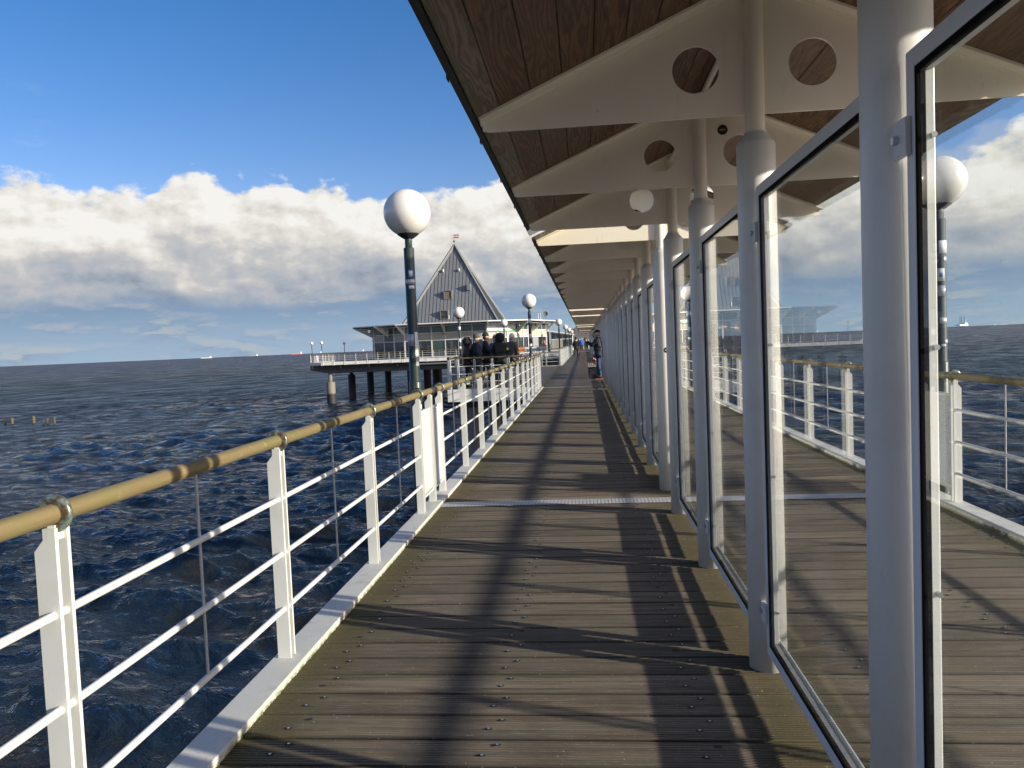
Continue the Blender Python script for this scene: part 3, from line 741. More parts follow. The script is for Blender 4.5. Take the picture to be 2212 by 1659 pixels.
def panel_meshes(L):
    fw = 0.046
    m = MB()
    m.box(PXA, PXB, 0, fw, PZ0, PZ1); m.box(PXA, PXB, L-fw, L, PZ0, PZ1)
    m.box(PXA, PXB, fw, L-fw, PZ0, PZ0+fw); m.box(PXA, PXB, fw, L-fw, PZ1-fw, PZ1)
    m.box(PXB+0.0015, PXB+0.010, 0.0, L, 0.090, 0.180)  # two bars added on the hidden side to shape the deck shadow band
    m.box(PXB+0.0015, PXB+0.010, 0.0, L, 0.050, 0.079)
    fr = m.mesh('glazing_frame', 'white_frame')
    g = MB(); w = 0.013; a_, b_ = PXA+0.002, PXA+0.020
    g.box(a_, b_, fw, fw+w, PZ0+fw, PZ1-fw); g.box(a_, b_, L-fw-w, L-fw, PZ0+fw, PZ1-fw)
    g.box(a_, b_, fw+w, L-fw-w, PZ0+fw, PZ0+fw+w); g.box(a_, b_, fw+w, L-fw-w, PZ1-fw-w, PZ1-fw)
    gk = g.mesh('gasket', 'black_rubber')
    b = MB(); w2 = 0.011; a_, b_ = PXA+0.0225, PXB-0.008
    b.box(a_, b_, fw, fw+w2, PZ0+fw, PZ1-fw); b.box(a_, b_, L-fw-w2, L-fw, PZ0+fw, PZ1-fw)
    b.box(a_, b_, fw+w2, L-fw-w2, PZ0+fw, PZ0+fw+w2); b.box(a_, b_, fw+w2, L-fw-w2, PZ1-fw-w2, PZ1-fw)
    bd = b.mesh('glazing_bead', 'white_frame')
    p = MB(); p.box(PXA+0.006, PXA+0.013, fw+w*0.5, L-fw-w*0.5, PZ0+fw+w*0.5, PZ1-fw-w*0.5)
    # thin inner lip keeps the pane clear of gasket faces
    pn = p.mesh('glass_pane', 'clear_glass')
    cl = []
    for (ya, yb, yy) in ((-0.045, 0.030, -0.022), (L-0.030, L+0.045, L+0.022)):
        c = MB(); c.box(PXA-0.014, PXA-0.002, ya, yb, -0.045, 0.045)
        c.cyl((PXA-0.026, yy, 0), (PXA-0.0135, yy, 0), 0.011, n=6, mi=1, smooth=False)
        cl.append(c.mesh('clip', ['white_frame', 'steel']))
    k = MB(); y = L-fw-w2-0.004; k.cyl((PXA+0.036, y-0.008, 0), (PXA+0.036, y+0.004, 0), 0.007, n=8, mi=0)
    sc_ = k.mesh('bolt', 'steel')
    return fr, gk, bd, pn, cl, sc_
PANEL_CACHE = {}
def add_panel(t, y0, y1):
    L = round(y1-y0, 3)
    if L not in PANEL_CACHE: PANEL_CACHE[L] = panel_meshes(L)
    fr, gk, bd, pn, cl, sc_ = PANEL_CACHE[L]
    p = obj('glazed_panel', fr, t, loc=(0, y0, 0))
    b = p.modifiers.new('bevel', 'BEVEL'); b.width = 0.003; b.segments = 2; b.limit_method = 'ANGLE'
    for n_, me in (('gasket', gk), ('glazing_bead', bd), ('glass_pane', pn)): obj(n_, me, p)
    for z in (0.30, 2.06):
        for c_ in cl: obj('clip', c_, p, loc=(0, 0, z))
    if y0 < 24:
        for z in (0.32, 0.95, 1.55, 2.05): obj('bolt', sc_, p, loc=(0, 0, z))
def roof_parts(t, y0, y1):
    # tongue and groove boards, running along the pier
    bw = 0.148; m = MB(); wtot = (HW+0.02)/math.cos(math.atan(KS))
    rnd = random.Random(int(y0*10))
    for s in (-1, 1):
        EB = HW+(0.02 if s < 0 else -0.03); n = int(math.ceil(EB/bw))
        for i in range(n):
            xa = i*bw+0.0015; xb = min((i+1)*bw-0.0015, EB)
            if i == n-1: xa = (n-1)*bw+0.0015
            def zz(u): return TZ+KS*(HW-u)+0.003
            c0 = 0.004
            prof = [(xa, zz(xa)+c0), (xa+c0, zz(xa+c0)), (xb-c0, zz(xb-c0)), (xb, zz(xb)+c0), (xb, zz(xb)+0.022), (xa, zz(xa)+0.022)]
            # board joints
            cuts = [y0]; y = y0+rnd.uniform(1.0, 3.5)
            while y < y1-0.6: cuts.append(y); y += rnd.uniform(2.5, 4.0)
            cuts.append(y1)
            for ya, yb in zip(cuts[:-1], cuts[1:]):
                q = len(prof); vs = [(XC+s*u, ya+0.001, z) for u, z in prof]+[(XC+s*u, yb-0.001, z) for u, z in prof]
                m.add(vs, [(k, (k+1) % q, q+(k+1) % q, q+k) for k in range(q)]+[tuple(range(q))[::-1], tuple(range(q, 2*q))])
    m.build('soffit_boards', 'soffit_wood', t)
    m = MB()
    e = HW+0.05
    prof = [(0, ztop(XC)+0.030), (e, TZ+KS*(HW-e)+0.030), (e, TZ+KS*(HW-e)+0.004), (e-0.026, TZ+KS*(HW-e+0.026)+0.001), (e-0.028, TZ+KS*(HW-e+0.028)+0.028), (0, ztop(XC)+0.0275)]
    def prof_for(e, d):
        return [(0, ztop(XC)+0.030), (e, TZ+KS*(HW-e)+0.030), (e, TZ+KS*(HW-e)+d), (e-0.026, TZ+KS*(HW-e+0.026)+d-0.003), (e-0.026, TZ+KS*(HW-e+0.026)+0.028), (0, ztop(XC)+0.0275)]
    for s in (-1, 1):
        prof = prof_for(e, 0.004) if s < 0 else prof_for(HW-0.02, 0.0285)
        q = len(prof); pr_ = prof if s > 0 else prof[::-1]
        vs = [(XC+s*u, y0-0.01, z) for u, z in pr_]+[(XC+s*u, y1+0.01, z) for u, z in pr_]
        m.add(vs, [(k, (k+1) % q, q+(k+1) % q, q+k) for k in range(q)]+[tuple(range(q))[::-1], tuple(range(q, 2*q))])
        # lap joints in the edge trim
        y = y0+0.4
        while y < y1 and s < 0:
            x = XC+s*(e+0.0025); z = TZ+KS*(HW-e)
            m.box(x-0.002, x+0.002, y, y+0.05, z-0.004, z+0.034); y += 0.98
    m.build('roof_covering', 'roof_felt', t)
    m = MB(); m.cyl((XC, y0+0.05, ztop(XC)-0.055), (XC, y1-0.05, ztop(XC)-0.055), 0.018, n=12); m.build('ridge_tube', 'cream_paint', t)
def canopy(label, ribs, y0, y1):
    t = thing('canopy', label, 'canopy', (0, 0, 0), 0, 'roofed glass screen sections along the middle of the pier')
    for y in ribs:
        c = obj('column', SLV, t, loc=(XC, y, 0)); obj('upper_pipe', PIPE, c)
        obj('rib', RIB, t, loc=(0, y, 0))
    roof_parts(t, y0, y1)
    for a_, b_ in zip(ribs[:-1], ribs[1:]): add_panel(t, a_+0.118, b_-(0.135 if 2 < b_ < 2.2 else 0.114))
    return t
can0 = canopy('nearest roofed glass screen section with brown boards overhead', [-4.62, -2.95, -1.28, 0.43, 2.12, 3.73, 5.40, 7.07], -5.2, 7.30)
can1 = canopy('second roofed screen section beginning with a sunlit rib', [8.18+1.66*k for k in range(11)], 7.98, 25.15)
canopy('short third roofed screen section just before the man with the phone', [25.95+1.6*k for k in range(4)], 25.7, 31.15)
canopy('long fourth roofed screen section behind the man with the phone', [32.1+1.66*k for k in range(11)], 31.9, 49.3)
canopy('short fifth roofed screen section level with the far end of the landing platform', [50.3+1.6*k for k in range(4)], 50.1, 55.9)
canopy('sixth roofed screen section beyond the landing platform', [57.2+1.66*k for k in range(12)], 57.0, 76.2)
canopy('seventh roofed screen section beside the walking woman', [77.5+1.66*k for k in range(11)], 77.3, 94.6)
canopy('farthest roofed screen section before the end building', [95.8+1.66*k for k in range(10)], 95.6, 111.4)
# translucent gap covers carried on the first rib of section two and three
def gap_cover(t, y0, y1):
    m = MB()
    e = HW+0.07
    for s in (-1, 1):
        zz = lambda u: TZ+KS*(HW-u)+0.050
        vs = [(XC, y0, zz(0)), (XC+s*e, y0, zz(e)), (XC+s*e, y1, zz(e)), (XC, y1, zz(0))]
        vs += [(a_, b_, c_+0.006) for a_, b_, c_ in vs]
        m.add(vs, [(0,1,2,3),(7,6,5,4),(0,4,5,1),(1,5,6,2),(2,6,7,3),(3,7,4,0)])
    m.build('gap_cover', 'clear_glass', t)
gap_cover(can1, 7.36, 7.95)
# stickers on the steelwork
def disc(c, r, axis, mats, name='sticker', parent=None, n=24, th=0.0012):
    m = MB(); c = Vector(c); a_ = Vector(axis)
    m.cyl(c, c+a_*th, r, n=n, mi=0, smooth=False)
    m.cyl(c+a_*th, c+a_*(th+0.0006), r*0.66, n=n, mi=1, smooth=False)
    u = a_.orthogonal().normalized() if abs(a_.z) < 0.9 else Vector((1, 0, 0))
    u = Vector((0, 0, 1)).cross(a_).normalized()
    m.obox(c+a_*(th+0.001), u*r*0.52, Vector((0, 0, 1))*r*0.16+u*0.1*r, a_*0.0004, 2)
    return m.build(name, mats, parent)
disc((0.985, 5.40-0.006, 2.985), 0.034, (0, -1, 0), ['sticker_black', 'sticker_black', 'sticker_yellow'], parent=can0)
disc((1.01, 7.07-0.006, 2.80), 0.012, (0, -1, 0), ['sticker_black', 'sticker_blue', 'sticker_white'], parent=can0)
disc((1.04, 7.07-0.006, 2.76), 0.012, (0, -1, 0), ['sticker_blue', 'sticker_blue', 'sticker_white'], parent=can0)
disc((XC+0.02, 8.18-0.088, 1.47), 0.028, (0.0, -1, 0), ['sticker_black', 'sticker_black', 'sticker_white'], parent=can1)

# ------------------------------------------------------------------ lamps
def lamp_base():
    t = thing('street_lamp', None, 'street lamp')
    m = MB()
    m.lathe((0, 0, 0), [(0.062, -0.5), (0.062, 1.25), (0.058, 1.262), (0.052, 1.268), (0.052, 2.60), (0.046, 2.606), (0.036, 2.608), (0.036, 2.72)], 28)
    m.box(-0.015, 0.05, -0.0645, -0.055, 0.75, 1.2)
    m.build('pole', 'green_pole', t)
    m = MB(); m.lathe((0, 0, 0), [(0.036, 2.69), (0.055, 2.70), (0.105, 2.735), (0.115, 2.755), (0.0, 2.76)], 28); m.build('globe_holder', 'dark_cap', t)
    m = MB(); m.sphere((0, 0, 2.952), 0.235, 40, 24, z0=-0.885); m.build('globe', 'opal_glass', t)
    return t
LAMP = lamp_base()
def stick(parent, z0, z1, a0, a1, r, mt, name='sticker'):
    m = MB(); m.lathe((0, 0, 0), [(r, z0), (r+0.0015, z0), (r+0.0015, z1), (r, z1)], 10, a0=a0, a1=a1); m.build(name, mt, parent)
lamp_pos = [
 (-1.713, 7.65, 0, 'nearest globe lamp on green pole outside the left railing'),
 (-1.70, 24.65, 0, 'second globe lamp outside the left railing, just before the landing platform'),
 (-4.98, 30.8, 0, 'globe lamp on the outer side of the landing platform behind the group of people'),
 (-4.98, 48.4, 0, 'globe lamp at the far outer corner of the landing platform'),
 (-1.66, 52.7, 0, 'globe lamp where the left railing starts again beyond the landing platform'),
 (-1.66, 72.0, 0, 'second lamp in the row along the far left railing'),
 (-1.66, 88.8, 0, 'third lamp in the row along the far left railing'),
 (-1.66, 109.5, 0, 'last lamp in the row along the far left railing'),
 (3.372, 7.65, 0, 'globe lamp with stickered green pole right of the glass screens'),
 (3.37, 24.65, 0, 'globe lamp seen between the columns through the glass'),
 (3.37, 52.7, 0, 'distant globe lamp right of the canopy behind the glass'),
 (-41.05, 113.4, 0, 'tiny lamp at the outermost corner of the restaurant platform'),
 (-38.9, 111.6, 0, 'tiny lamp second from the left on the restaurant platform'),
 (-42.0, 132.3, 0, 'small shaded lamp on the back left edge of the restaurant platform')]
for i, (x, y, z, lab) in enumerate(lamp_pos):
    t = LAMP if i == 0 else copy_tree(LAMP)
    t.location = (x, y, z); t['label'] = lab; t['group'] = 'globe lamps on green poles'
    t.rotation_euler = (0, 0, [0, 1, 2, 3, 4, 5, 6, 7, PI, 2, 3, 1, 2, 3][i])
    if i == 0: first = t
# stickers only after copying
L0 = first
A0 = -PI/2
def find(lbl): return [o for o in COL.objects if o.get('label') == lbl][0]
L8 = find(lamp_pos[8][3]); L1 = find(lamp_pos[1][3]); L2 = find(lamp_pos[2][3])
stick(L0, 2.30, 2.38, A0-0.1, A0+0.75, 0.0525, 'sticker_blue'); stick(L0, 2.315, 2.37, A0+0.1, A0+0.7, 0.0535, 'sticker_white')
stick(L0, 2.235, 2.288, A0-1.3, A0+1.2, 0.0525, 'silver_tape'); stick(L0, 2.19, 2.225, A0-0.1, A0+1.0, 0.0525, 'sticker_white')
stick(L0, 1.62, 1.74, A0-1.3, A0+0.35, 0.0525, 'silver_tape'); stick(L0, 1.42, 1.76, A0+0.55, A0+1.25, 0.0525, 'sticker_white')
stick(L0, 0.98, 1.03, A0+0.7, A0+1.3, 0.0625, 'sticker_white')
for (z0, z1, a0, a1, mt) in ((2.28, 2.40, -0.6, 1.2, 'sticker_white'), (2.20, 2.25, 0.2, 0.9, 'silver_tape'), (2.02, 2.14, -0.9, 0.3, 'sticker_white'), (2.06, 2.10, -0.6, 0.0, 'sticker_blue'),
                            (1.88, 1.98, -0.9, 0.4, 'silver_tape'), (1.62, 1.68, -0.6, 0.7, 'silver_tape'), (1.44, 1.47, 0.3, 0.9, 'sticker_white'), (1.40, 1.43, -0.4, 0.4, 'silver_tape')):
    stick(L8, z0, z1, A0+a0-PI, A0+a1-PI, 0.0525 if z1 < 2.3 else 0.0525, mt)
for Lp in (L1, L2):
    for (z0, z1) in ((2.25, 2.38), (1.75, 1.9), (1.45, 1.58)): 
        stick(Lp, z0, z1, A0-1.2-Lp.rotation_euler.z, A0+1.2-Lp.rotation_euler.z, 0.0525, 'sticker_white')

# ------------------------------------------------------------------ head platform
HP = [(-41.3, 160), (-41.3, 113.4), (-38.6, 111), (9, 111), (9, 160)]
m = MB(); m.plate([HP], lambda a_, b_, w: (a_, b_, w-0.06), 0.058)
m.build('head_platform_deck', 'deck_wood', kind='structure')
def head_frame():
    t = thing('head_platform_frame', 'white fascia, dark girders and thick piles under the restaurant platform', 'pier frame')
    pts = [(-41.35, 150), (-41.35, 113.4), (-38.62, 110.94), (-1.9, 110.94)]
    m = MB()
    for (a_, b_) in zip(pts[:-1], pts[1:]):
        d = (Vector((*b_, 0))-Vector((*a_, 0))); L = d.length; d.normalize(); nrm = Vector((-d.y, d.x, 0))
        m.bar((*a_, -0.18), (*b_, -0.18), 0.06, 0.46)
        n = int(L/1.72)
        for k in range(n+1):
            p = Vector((*a_, 0))+d*(L*k/n)
            for s_ in (-0.22, 0.0): m.obox(p+d*s_+Vector((0, 0, -0.2))-nrm*0.0, d*0.025, nrm*0.07, Vector((0, 0, 0.26)))
    m.build('fascia', 'white_paint', t)
    m = MB(); m.box(-40.9, 3, 111.9, 112.5, -0.9, -0.42)
    for x in np.arange(-40.5, -2, 4.3): m.box(x, x+0.25, 111.3, 159, -0.9, -0.425)
    m.build('upper_girder', 'dark_steel', t)
    m = MB()
    m.plate([[(-41.2, -0.95), (-41.2, -1.12), (-38.4, -1.7), (2, -1.7), (2, -0.905), (-38.4, -0.905)]], lambda a_, b_, w: (a_, 112.6+w, b_), 0.35)
    for x in np.arange(-37.0, 1, 5.6): m.box(x, x+0.2, 112.55, 112.6, -1.75, -0.85)
    m.build('main_girder', 'beam_grey', t)
    for yy in (123, 134, 146, 158):
        m = MB(); m.box(-41, 2, yy, yy+0.5, -1.7, -0.905); m.build('cross_girder', 'dark_steel', t)
    m = MB()
    m.cyl((-24, 110.5, -0.78), (-1.9, 110.5, -0.78), 0.13, n=10); m.build('drain_pipe', 'zinc_trim', t)
    piles = [(-38.2, 112.75), (-38.4, 124), (-38.3, 134.7), (-37.2, 143), (-30.8, 134.2), (-30.2, 146.2), (-27.8, 134), (-25.8, 134.2), (-24.3, 146), (-19, 112.8), (-12, 112.8), (-5, 112.8),
             (-19, 123), (-12, 123), (-5, 123), (-28, 123.1), (-17, 134), (-10, 134), (-31, 158), (-20, 158)]
    for i, (x, y) in enumerate(piles):
        m = MB()
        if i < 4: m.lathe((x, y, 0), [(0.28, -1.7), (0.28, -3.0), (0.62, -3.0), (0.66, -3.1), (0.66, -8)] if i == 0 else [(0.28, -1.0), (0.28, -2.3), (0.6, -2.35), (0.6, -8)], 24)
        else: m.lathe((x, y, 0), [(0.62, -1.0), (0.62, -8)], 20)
        m.build('pile', 'pile_concrete' if i == 0 else 'dark_steel', t)  # piles behind the first are coloured dark, standing in for platform shade
    return t
head_frame()
hz_ = 0.0
def hrail(label, a_, b_):
    a_ = Vector((*a_, 0)); b_ = Vector((*b_, 0)); d = b_-a_; L = d.length; n = max(2, int(round(L/1.66)))
    rz = math.atan2(d.y, d.x)-PI/2
    railing(label, tuple(a_), rz, L, [L*k/n for k in range(n+1)], near=False, curb=False)
hrail('long railing along the front edge of the restaurant platform', (-5.2, 110.98), (-38.6, 110.98))
hrail('short angled railing at the outer corner of the restaurant platform', (-38.6, 111), (-41.3, 113.4))
hrail('railing along the seaward left side of the restaurant platform', (-41.3, 113.4), (-41.3, 145))
# people and boards on the corner
m = MB(); m.box(-40.3, -39.75, 112.2, 112.26, 0.15, 1.05); m.build('info_board', 'white_frame', label='white board on the angled corner railing of the far platform', cat='board')

# ------------------------------------------------------------------ restaurant
def restaurant():
    t = thing('restaurant', 'glazed pier restaurant with flat rim roof and tall grey zinc pyramid', 'restaurant', (0, 0, 0))
    Wl = [(-36.3, 138), (-35.3, 127), (-34.4, 124.5), (-28.6, 121.5), (-15.4, 121.5), (-10.6, 124.6), (-6.6, 136), (-6.6, 146)]
    Rf = [(-40.2, 140), (-38.6, 126.5), (-37.2, 122.6), (-29.4, 118.6), (-14.6, 118.6), (-8.6, 122.2), (-4.6, 135.5), (-4.6, 147)]
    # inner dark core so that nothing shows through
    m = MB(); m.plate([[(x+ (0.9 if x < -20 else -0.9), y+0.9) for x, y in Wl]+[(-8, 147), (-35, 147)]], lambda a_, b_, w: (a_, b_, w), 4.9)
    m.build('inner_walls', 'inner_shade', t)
    bands = [(0.1, 2.62, 0), (2.84, 3.80, 1), (3.98, 4.98, 2)]
    for wi, ((xa, ya), (xb, yb)) in enumerate(zip(Wl[:-1], Wl[1:])):
        a_ = Vector((xa, ya, 0)); b_ = Vector((xb, yb, 0)); d = b_-a_; L = d.length; d.normalize(); nr = Vector((d.y, -d.x, 0))
        n = max(1, int(round(L/2.1)))
        for k in range(n):
            p0 = a_+d*(L*k/n+0.06); p1 = a_+d*(L*(k+1)/n-0.06)
            for (z0, z1, bi) in bands:
                mt = ['window_dark', 'window_blind', 'window_green'][bi]
                if wi <= 2 and bi == 1: mt = 'window_green' if k % 2 else 'window_blind'
                if wi == 5 and bi >= 1: mt = 'window_mural' if bi == 1 else 'window_green'
                if wi == 4 and bi == 1: mt = 'window_blind'
                if wi == 3 and bi == 0 and k in (2, 5): mt = 'window_green'
                q = MB(); q.obox((p0+p1)/2+Vector((0, 0, (z0+z1)/2))-nr*0.03, (p1-p0)/2, nr*0.02, Vector((0, 0, (z1-z0)/2)))
                w = q.build('window', mt, t)
        f = MB()
        for k in range(n+1):
            p = a_+d*(L*k/n); wd = 0.10 if k % 2 == 0 else 0.06
            f.obox(p+Vector((0, 0, 2.5)), d*wd, nr*0.09, Vector((0, 0, 2.5)))
        for z, h in ((0.05, 0.05), (2.73, 0.07), (3.89, 0.06), (5.02, 0.05)):
            f.obox((a_+b_)/2+Vector((0, 0, z)), d*(L/2-0.005), nr*0.07, Vector((0, 0, h)))
        f.build('window_frame', 'white_frame', t)
    # rim roof: white edge, sloped soffit
    N = len(Rf); m = MB()
    vs = [(x, y, 5.25) for x, y in Rf]+[(x, y, 5.42) for x, y in Rf]
    m.add(vs, [(i, i+1, N+i+1, N+i) for i in range(N-1)], 0)
    inner = [(x*0.86-21.3*0.14, (y-130)*0.8+131) for x, y in Rf]
    vs = [(x, y, 5.42) for x, y in Rf]+[(x, y, 5.50) for x, y in inner]
    m.add(vs, [(i, i+1, N+i+1, N+i) for i in range(N-1)], 1)
    m.add([(x, y, 5.50) for x, y in inner], [tuple(range(N))], 1)
    vs = [(x, y, 5.25) for x, y in Rf]+[(x, y, 5.06) for x, y in Wl]
    m.add(vs, [(i, i+1, N+i+1, N+i)[::-1] for i in range(N-1)], 2)
    m.build('rim_roof', ['white_frame', 'zinc_trim', 'dark_steel'], t)
    # gutter tube and spots
    g = MB()
    for (p, q) in zip(Rf[:-1], Rf[1:]):
        a_ = Vector((*p, 4.98))*1; b_ = Vector((*q, 4.98)); c = Vector((-21, 132, 4.98))
        g.cyl(a_+(c-a_).normalized()*1.1, b_+(c-b_).normalized()*1.1, 0.045, n=8)
    g.build('awning_roller', 'white_frame', t)
    # fins: triangular brackets with round holes
    fins = [(-35.0, 126.0, -37.9, 124.6), (-31.6, 122.9, -33.2, 120.4), (-28.6, 121.4, -29.3, 118.7), (-22.0, 121.4, -22.0, 118.7), (-15.4, 121.4, -14.7, 118.7), (-10.5, 124.5, -8.7, 122.4), (-8.6, 130.0, -6.4, 129.2), (-6.6, 136.0, -4.7, 135.4)]
    for (xi, yi, xo, yo) in fins:
        u = Vector((xo-xi, yo-yi, 0)); L = u.length; u.normalize(); w_ = Vector((-u.y, u.x, 0))
        base = Vector((xi, yi, 0))
        q = MB()
        q.plate([[(0.03, 3.5), (L, 5.13), (L, 5.24), (0.03, 5.06)], circle(0.62, 4.72, 0.26, 20)], lambda a_, b_, c_: tuple(base+u*a_+Vector((0, 0, b_))+w_*(c_-0.06)), 0.12)
        q.build('bracket', 'white_frame', t)
    # white door and wall panel on the front right
    q = MB(); q.box(-17.3, -15.7, 121.30, 121.38, 0.1, 3.7); q.box(-17.0, -16.1, 121.27, 121.30, 2.95, 3.55, 1)
    q.box(-17.1, -15.95, 121.27, 121.30, 0.2, 2.55, 2)
    q.build('door', ['white_frame', 'window_blind', 'window_dark'], t)
    # sign above the angled wall
    a_ = Vector((-15.3, 121.25, 0)); b_ = Vector((-10.9, 124.2, 0)); d = (b_-a_); L = d.length; d.normalize(); nr = Vector((d.y, -d.x, 0))
    q = MB(); q.obox((a_+b_)/2+Vector((0, 0, 4.55)), d*L/2, nr*0.05, Vector((0, 0, 0.55)))
    sg = q.build('sign_board', 'white_frame', t)
    q = MB(); q.obox((a_+b_)/2+Vector((0, 0, 3.86)), d*L/2, nr*0.06, Vector((0, 0, 0.13)))
    for (s0, s1) in ((0.3, 1.8), (2.2, 3.2), (3.5, 4.5)):
        q.obox(a_+d*(s0+s1)/2+nr*0.065+Vector((0, 0, 3.87)), d*(s1-s0)/2, nr*0.004, Vector((0, 0, 0.06)), 1)
    q.build('green_band', ['sign_green', 'sticker_white'], sg)
    q = MB(); x = 1.75; rnd = random.Random(3); P0 = None
    for k in range(30):
        u = 1.75+k*0.062; v = 4.45+0.13*math.sin(k*1.7)+0.06*math.sin(k*0.6)+ (0.14 if k in (0, 1, 26, 27) else 0)
        p = a_+d*u+nr*0.07+Vector((0, 0, v))
        if P0 is not None: q.bar(P0, p, 0.012, 0.05, 0, up=nr)
        P0 = p
    q.build('sign_script', 'sign_red', sg)
    q = MB()
    for u0 in (0.75, 4.35):
        c = a_+d*u0+nr*0.07+Vector((0, 0, 4.72))
        for ang in (20, 80, 140, 200, 320):
            e2 = c+d*math.cos(R_(ang))*0.28+Vector((0, 0, 1))*math.sin(R_(ang))*0.22
            q.bar(c, e2, 0.01, 0.05, 0, up=nr)
        q.bar(c, c+Vector((0, 0, -0.45))+d*0.08, 0.01, 0.03, 0, up=nr)
    q.build('sign_palm', 'sign_green', sg)
    # pyramid
    cx_, cy_, a2, zb, za = -21.3, 130.3, 7.62, 5.4, 18.55
    ap = Vector((cx_, cy_, za)); cs = [Vector((cx_-a2, cy_-a2, zb)), Vector((cx_+a2, cy_-a2, zb)), Vector((cx_+a2, cy_+a2, zb)), Vector((cx_-a2, cy_+a2, zb))]
    q = MB(); q.add([*cs, ap], [(0, 1, 4), (1, 2, 4), (2, 3, 4), (3, 0, 4), (3, 2, 1, 0)])
    for f_ in range(4):
        A, B = cs[f_], cs[(f_+1) % 4]; n_ = (B-A).cross(ap-A).normalized(); mid = (A+B)/2; up_ = (ap-mid); dd = (B-A).normalized()
        for k in range(-13, 14):
            s_ = k*0.585; fr = 1-abs(s_)/a2
            if fr < 0.03: continue
            p0 = mid+dd*s_+n_*0.03; p1 = p0+up_*(fr-0.01)
            q.bar(p0, p1, 0.022, 0.05, 1, up=n_)
    py = q.build('pyramid_roof', ['zinc', 'seam_dark'], t)
    q = MB()
    for c_ in cs:
        out = (c_-Vector((cx_, cy_, zb))).normalized()
        q.bar(c_+out*0.10, ap+Vector((0, 0, 0.2)), 0.27, 0.40, 0, up=out)
    q.build('hip_cap', 'zinc_trim', py)
    A, B = cs[0], cs[1]; n_ = Vector((0, -1, 0)); 
    def face_y(z): return cy_-a2*(za-z)/(za-zb)
    for (x, z, mt) in ((-21.85, 10.05, 'louver'), (-22.25, 6.75, 'window_dark')):
        yf = face_y(z)-0.55
        q = MB()
        for (x0, x1, z0, z1) in ((x-0.68, x+0.68, z+0.62, z+0.74), (x-0.68, x+0.68, z-0.74, z-0.62), (x-0.68, x-0.56, z-0.62, z+0.62), (x+0.56, x+0.68, z-0.62, z+0.62)):
            q.box(x0, x1, yf, yf+1.5, z0, z1)
        w = q.build('dormer_window', 'zinc_trim', py)
    for (x, z, mt) in ((-21.85, 10.05, 'louver'), (-22.25, 6.75, 'window_dark')):
        yf = face_y(z)-0.42; q = MB(); q.box(x-0.55, x+0.55, yf, yf+0.05, z-0.61, z+0.61); q.build('dormer_pane', mt, py)
    z = 11.2; q = MB(); q.box(-18.75, -18.2, face_y(z)-0.75, face_y(z)+0.5, z-0.5, z+0.5); q.build('vent_box', 'zinc', py)
    for x in (-22.9, -20.2):
        z = 14.3; q = MB(); q.box(x-0.05, x+0.05, face_y(z)-0.45, face_y(z)-0.1, z-0.25, z+0.25); q.build('roof_lamp', 'lamp_lens', py)
    # weather vane
    q = MB(); q.cyl(ap, ap+Vector((0, 0, 2.0)), 0.03, n=8); q.sphere(ap+Vector((0, 0, 0.85)), 0.17, 12, 8); q.sphere(ap+Vector((-0.35, 0, 1.42)), 0.07, 8, 6); q.cyl(ap+Vector((-0.35, 0, 1.42)), ap+Vector((0, 0, 1.42)), 0.02, n=6)
    vane = q.build('weather_vane', 'dark_steel', py)
    q = MB(); b0 = ap+Vector((0.05, -0.02, 1.36)); 
    for i, mt in enumerate((2, 1, 0)):
        q.box(b0.x, b0.x+0.80, b0.y, b0.y+0.04, b0.z+i*0.21+0.001, b0.z+i*0.21+0.209, i)
    q.build('flag_plate', ['sign_red', 'window_mural', 'sticker_blue'], vane)
    q = MB(); q.cyl((-20.9, 119.5, 5.9), (-20.9, 119.5, 6.5), 0.07, n=8); q.build('roof_vent', 'white_frame', t)
    # dish and aerials on the right roof part
    q = MB(); q.lathe((0, 0, 0), [(0, 0), (0.25, 0.03), (0.45, 0.12)], 16); q.xf(Matrix.Translation((-6.3, 130, 6.4)) @ Matrix.Rotation(R_(80), 4, 'X') @ Matrix.Rotation(0, 4, 'Z')); q.cyl((-6.3, 130.2, 5.5), (-6.3, 130.2, 6.4), 0.04, n=6)
    q.build('satellite_dish', 'zinc_trim', t)
    for x in (-7.5, -7.1): 
        q = MB(); q.cyl((x, 130, 5.5), (x, 130, 6.6), 0.06, n=6); q.build('aerial', 'white_frame', t)
    # emblem painted on a lower window
    q = MB(); 
    for k in range(9):
        a0 = R_(20+140*k/8); a1 = R_(20+140*(k+1)/8)
        q.bar((-27.2+0.55*math.cos(a0), 121.40, 1.65+0.45*math.sin(a0)), (-27.2+0.55*math.cos(a1), 121.40, 1.65+0.45*math.sin(a1)), 0.01, 0.06, 0, up=(0, 1, 0))
    q.sphere((-27.2, 121.42, 1.75), 0.2, 10, 6, sc=(1.4, 0.06, 0.7)); q.sphere((-27.5, 121.42, 1.35), 0.2, 10, 6, sc=(1.5, 0.06, 0.5)); q.sphere((-26.85, 121.42, 1.4), 0.2, 10, 6, sc=(1.5, 0.06, 0.5))
    q.build('window_emblem', 'silver_tape', t)
restaurant()
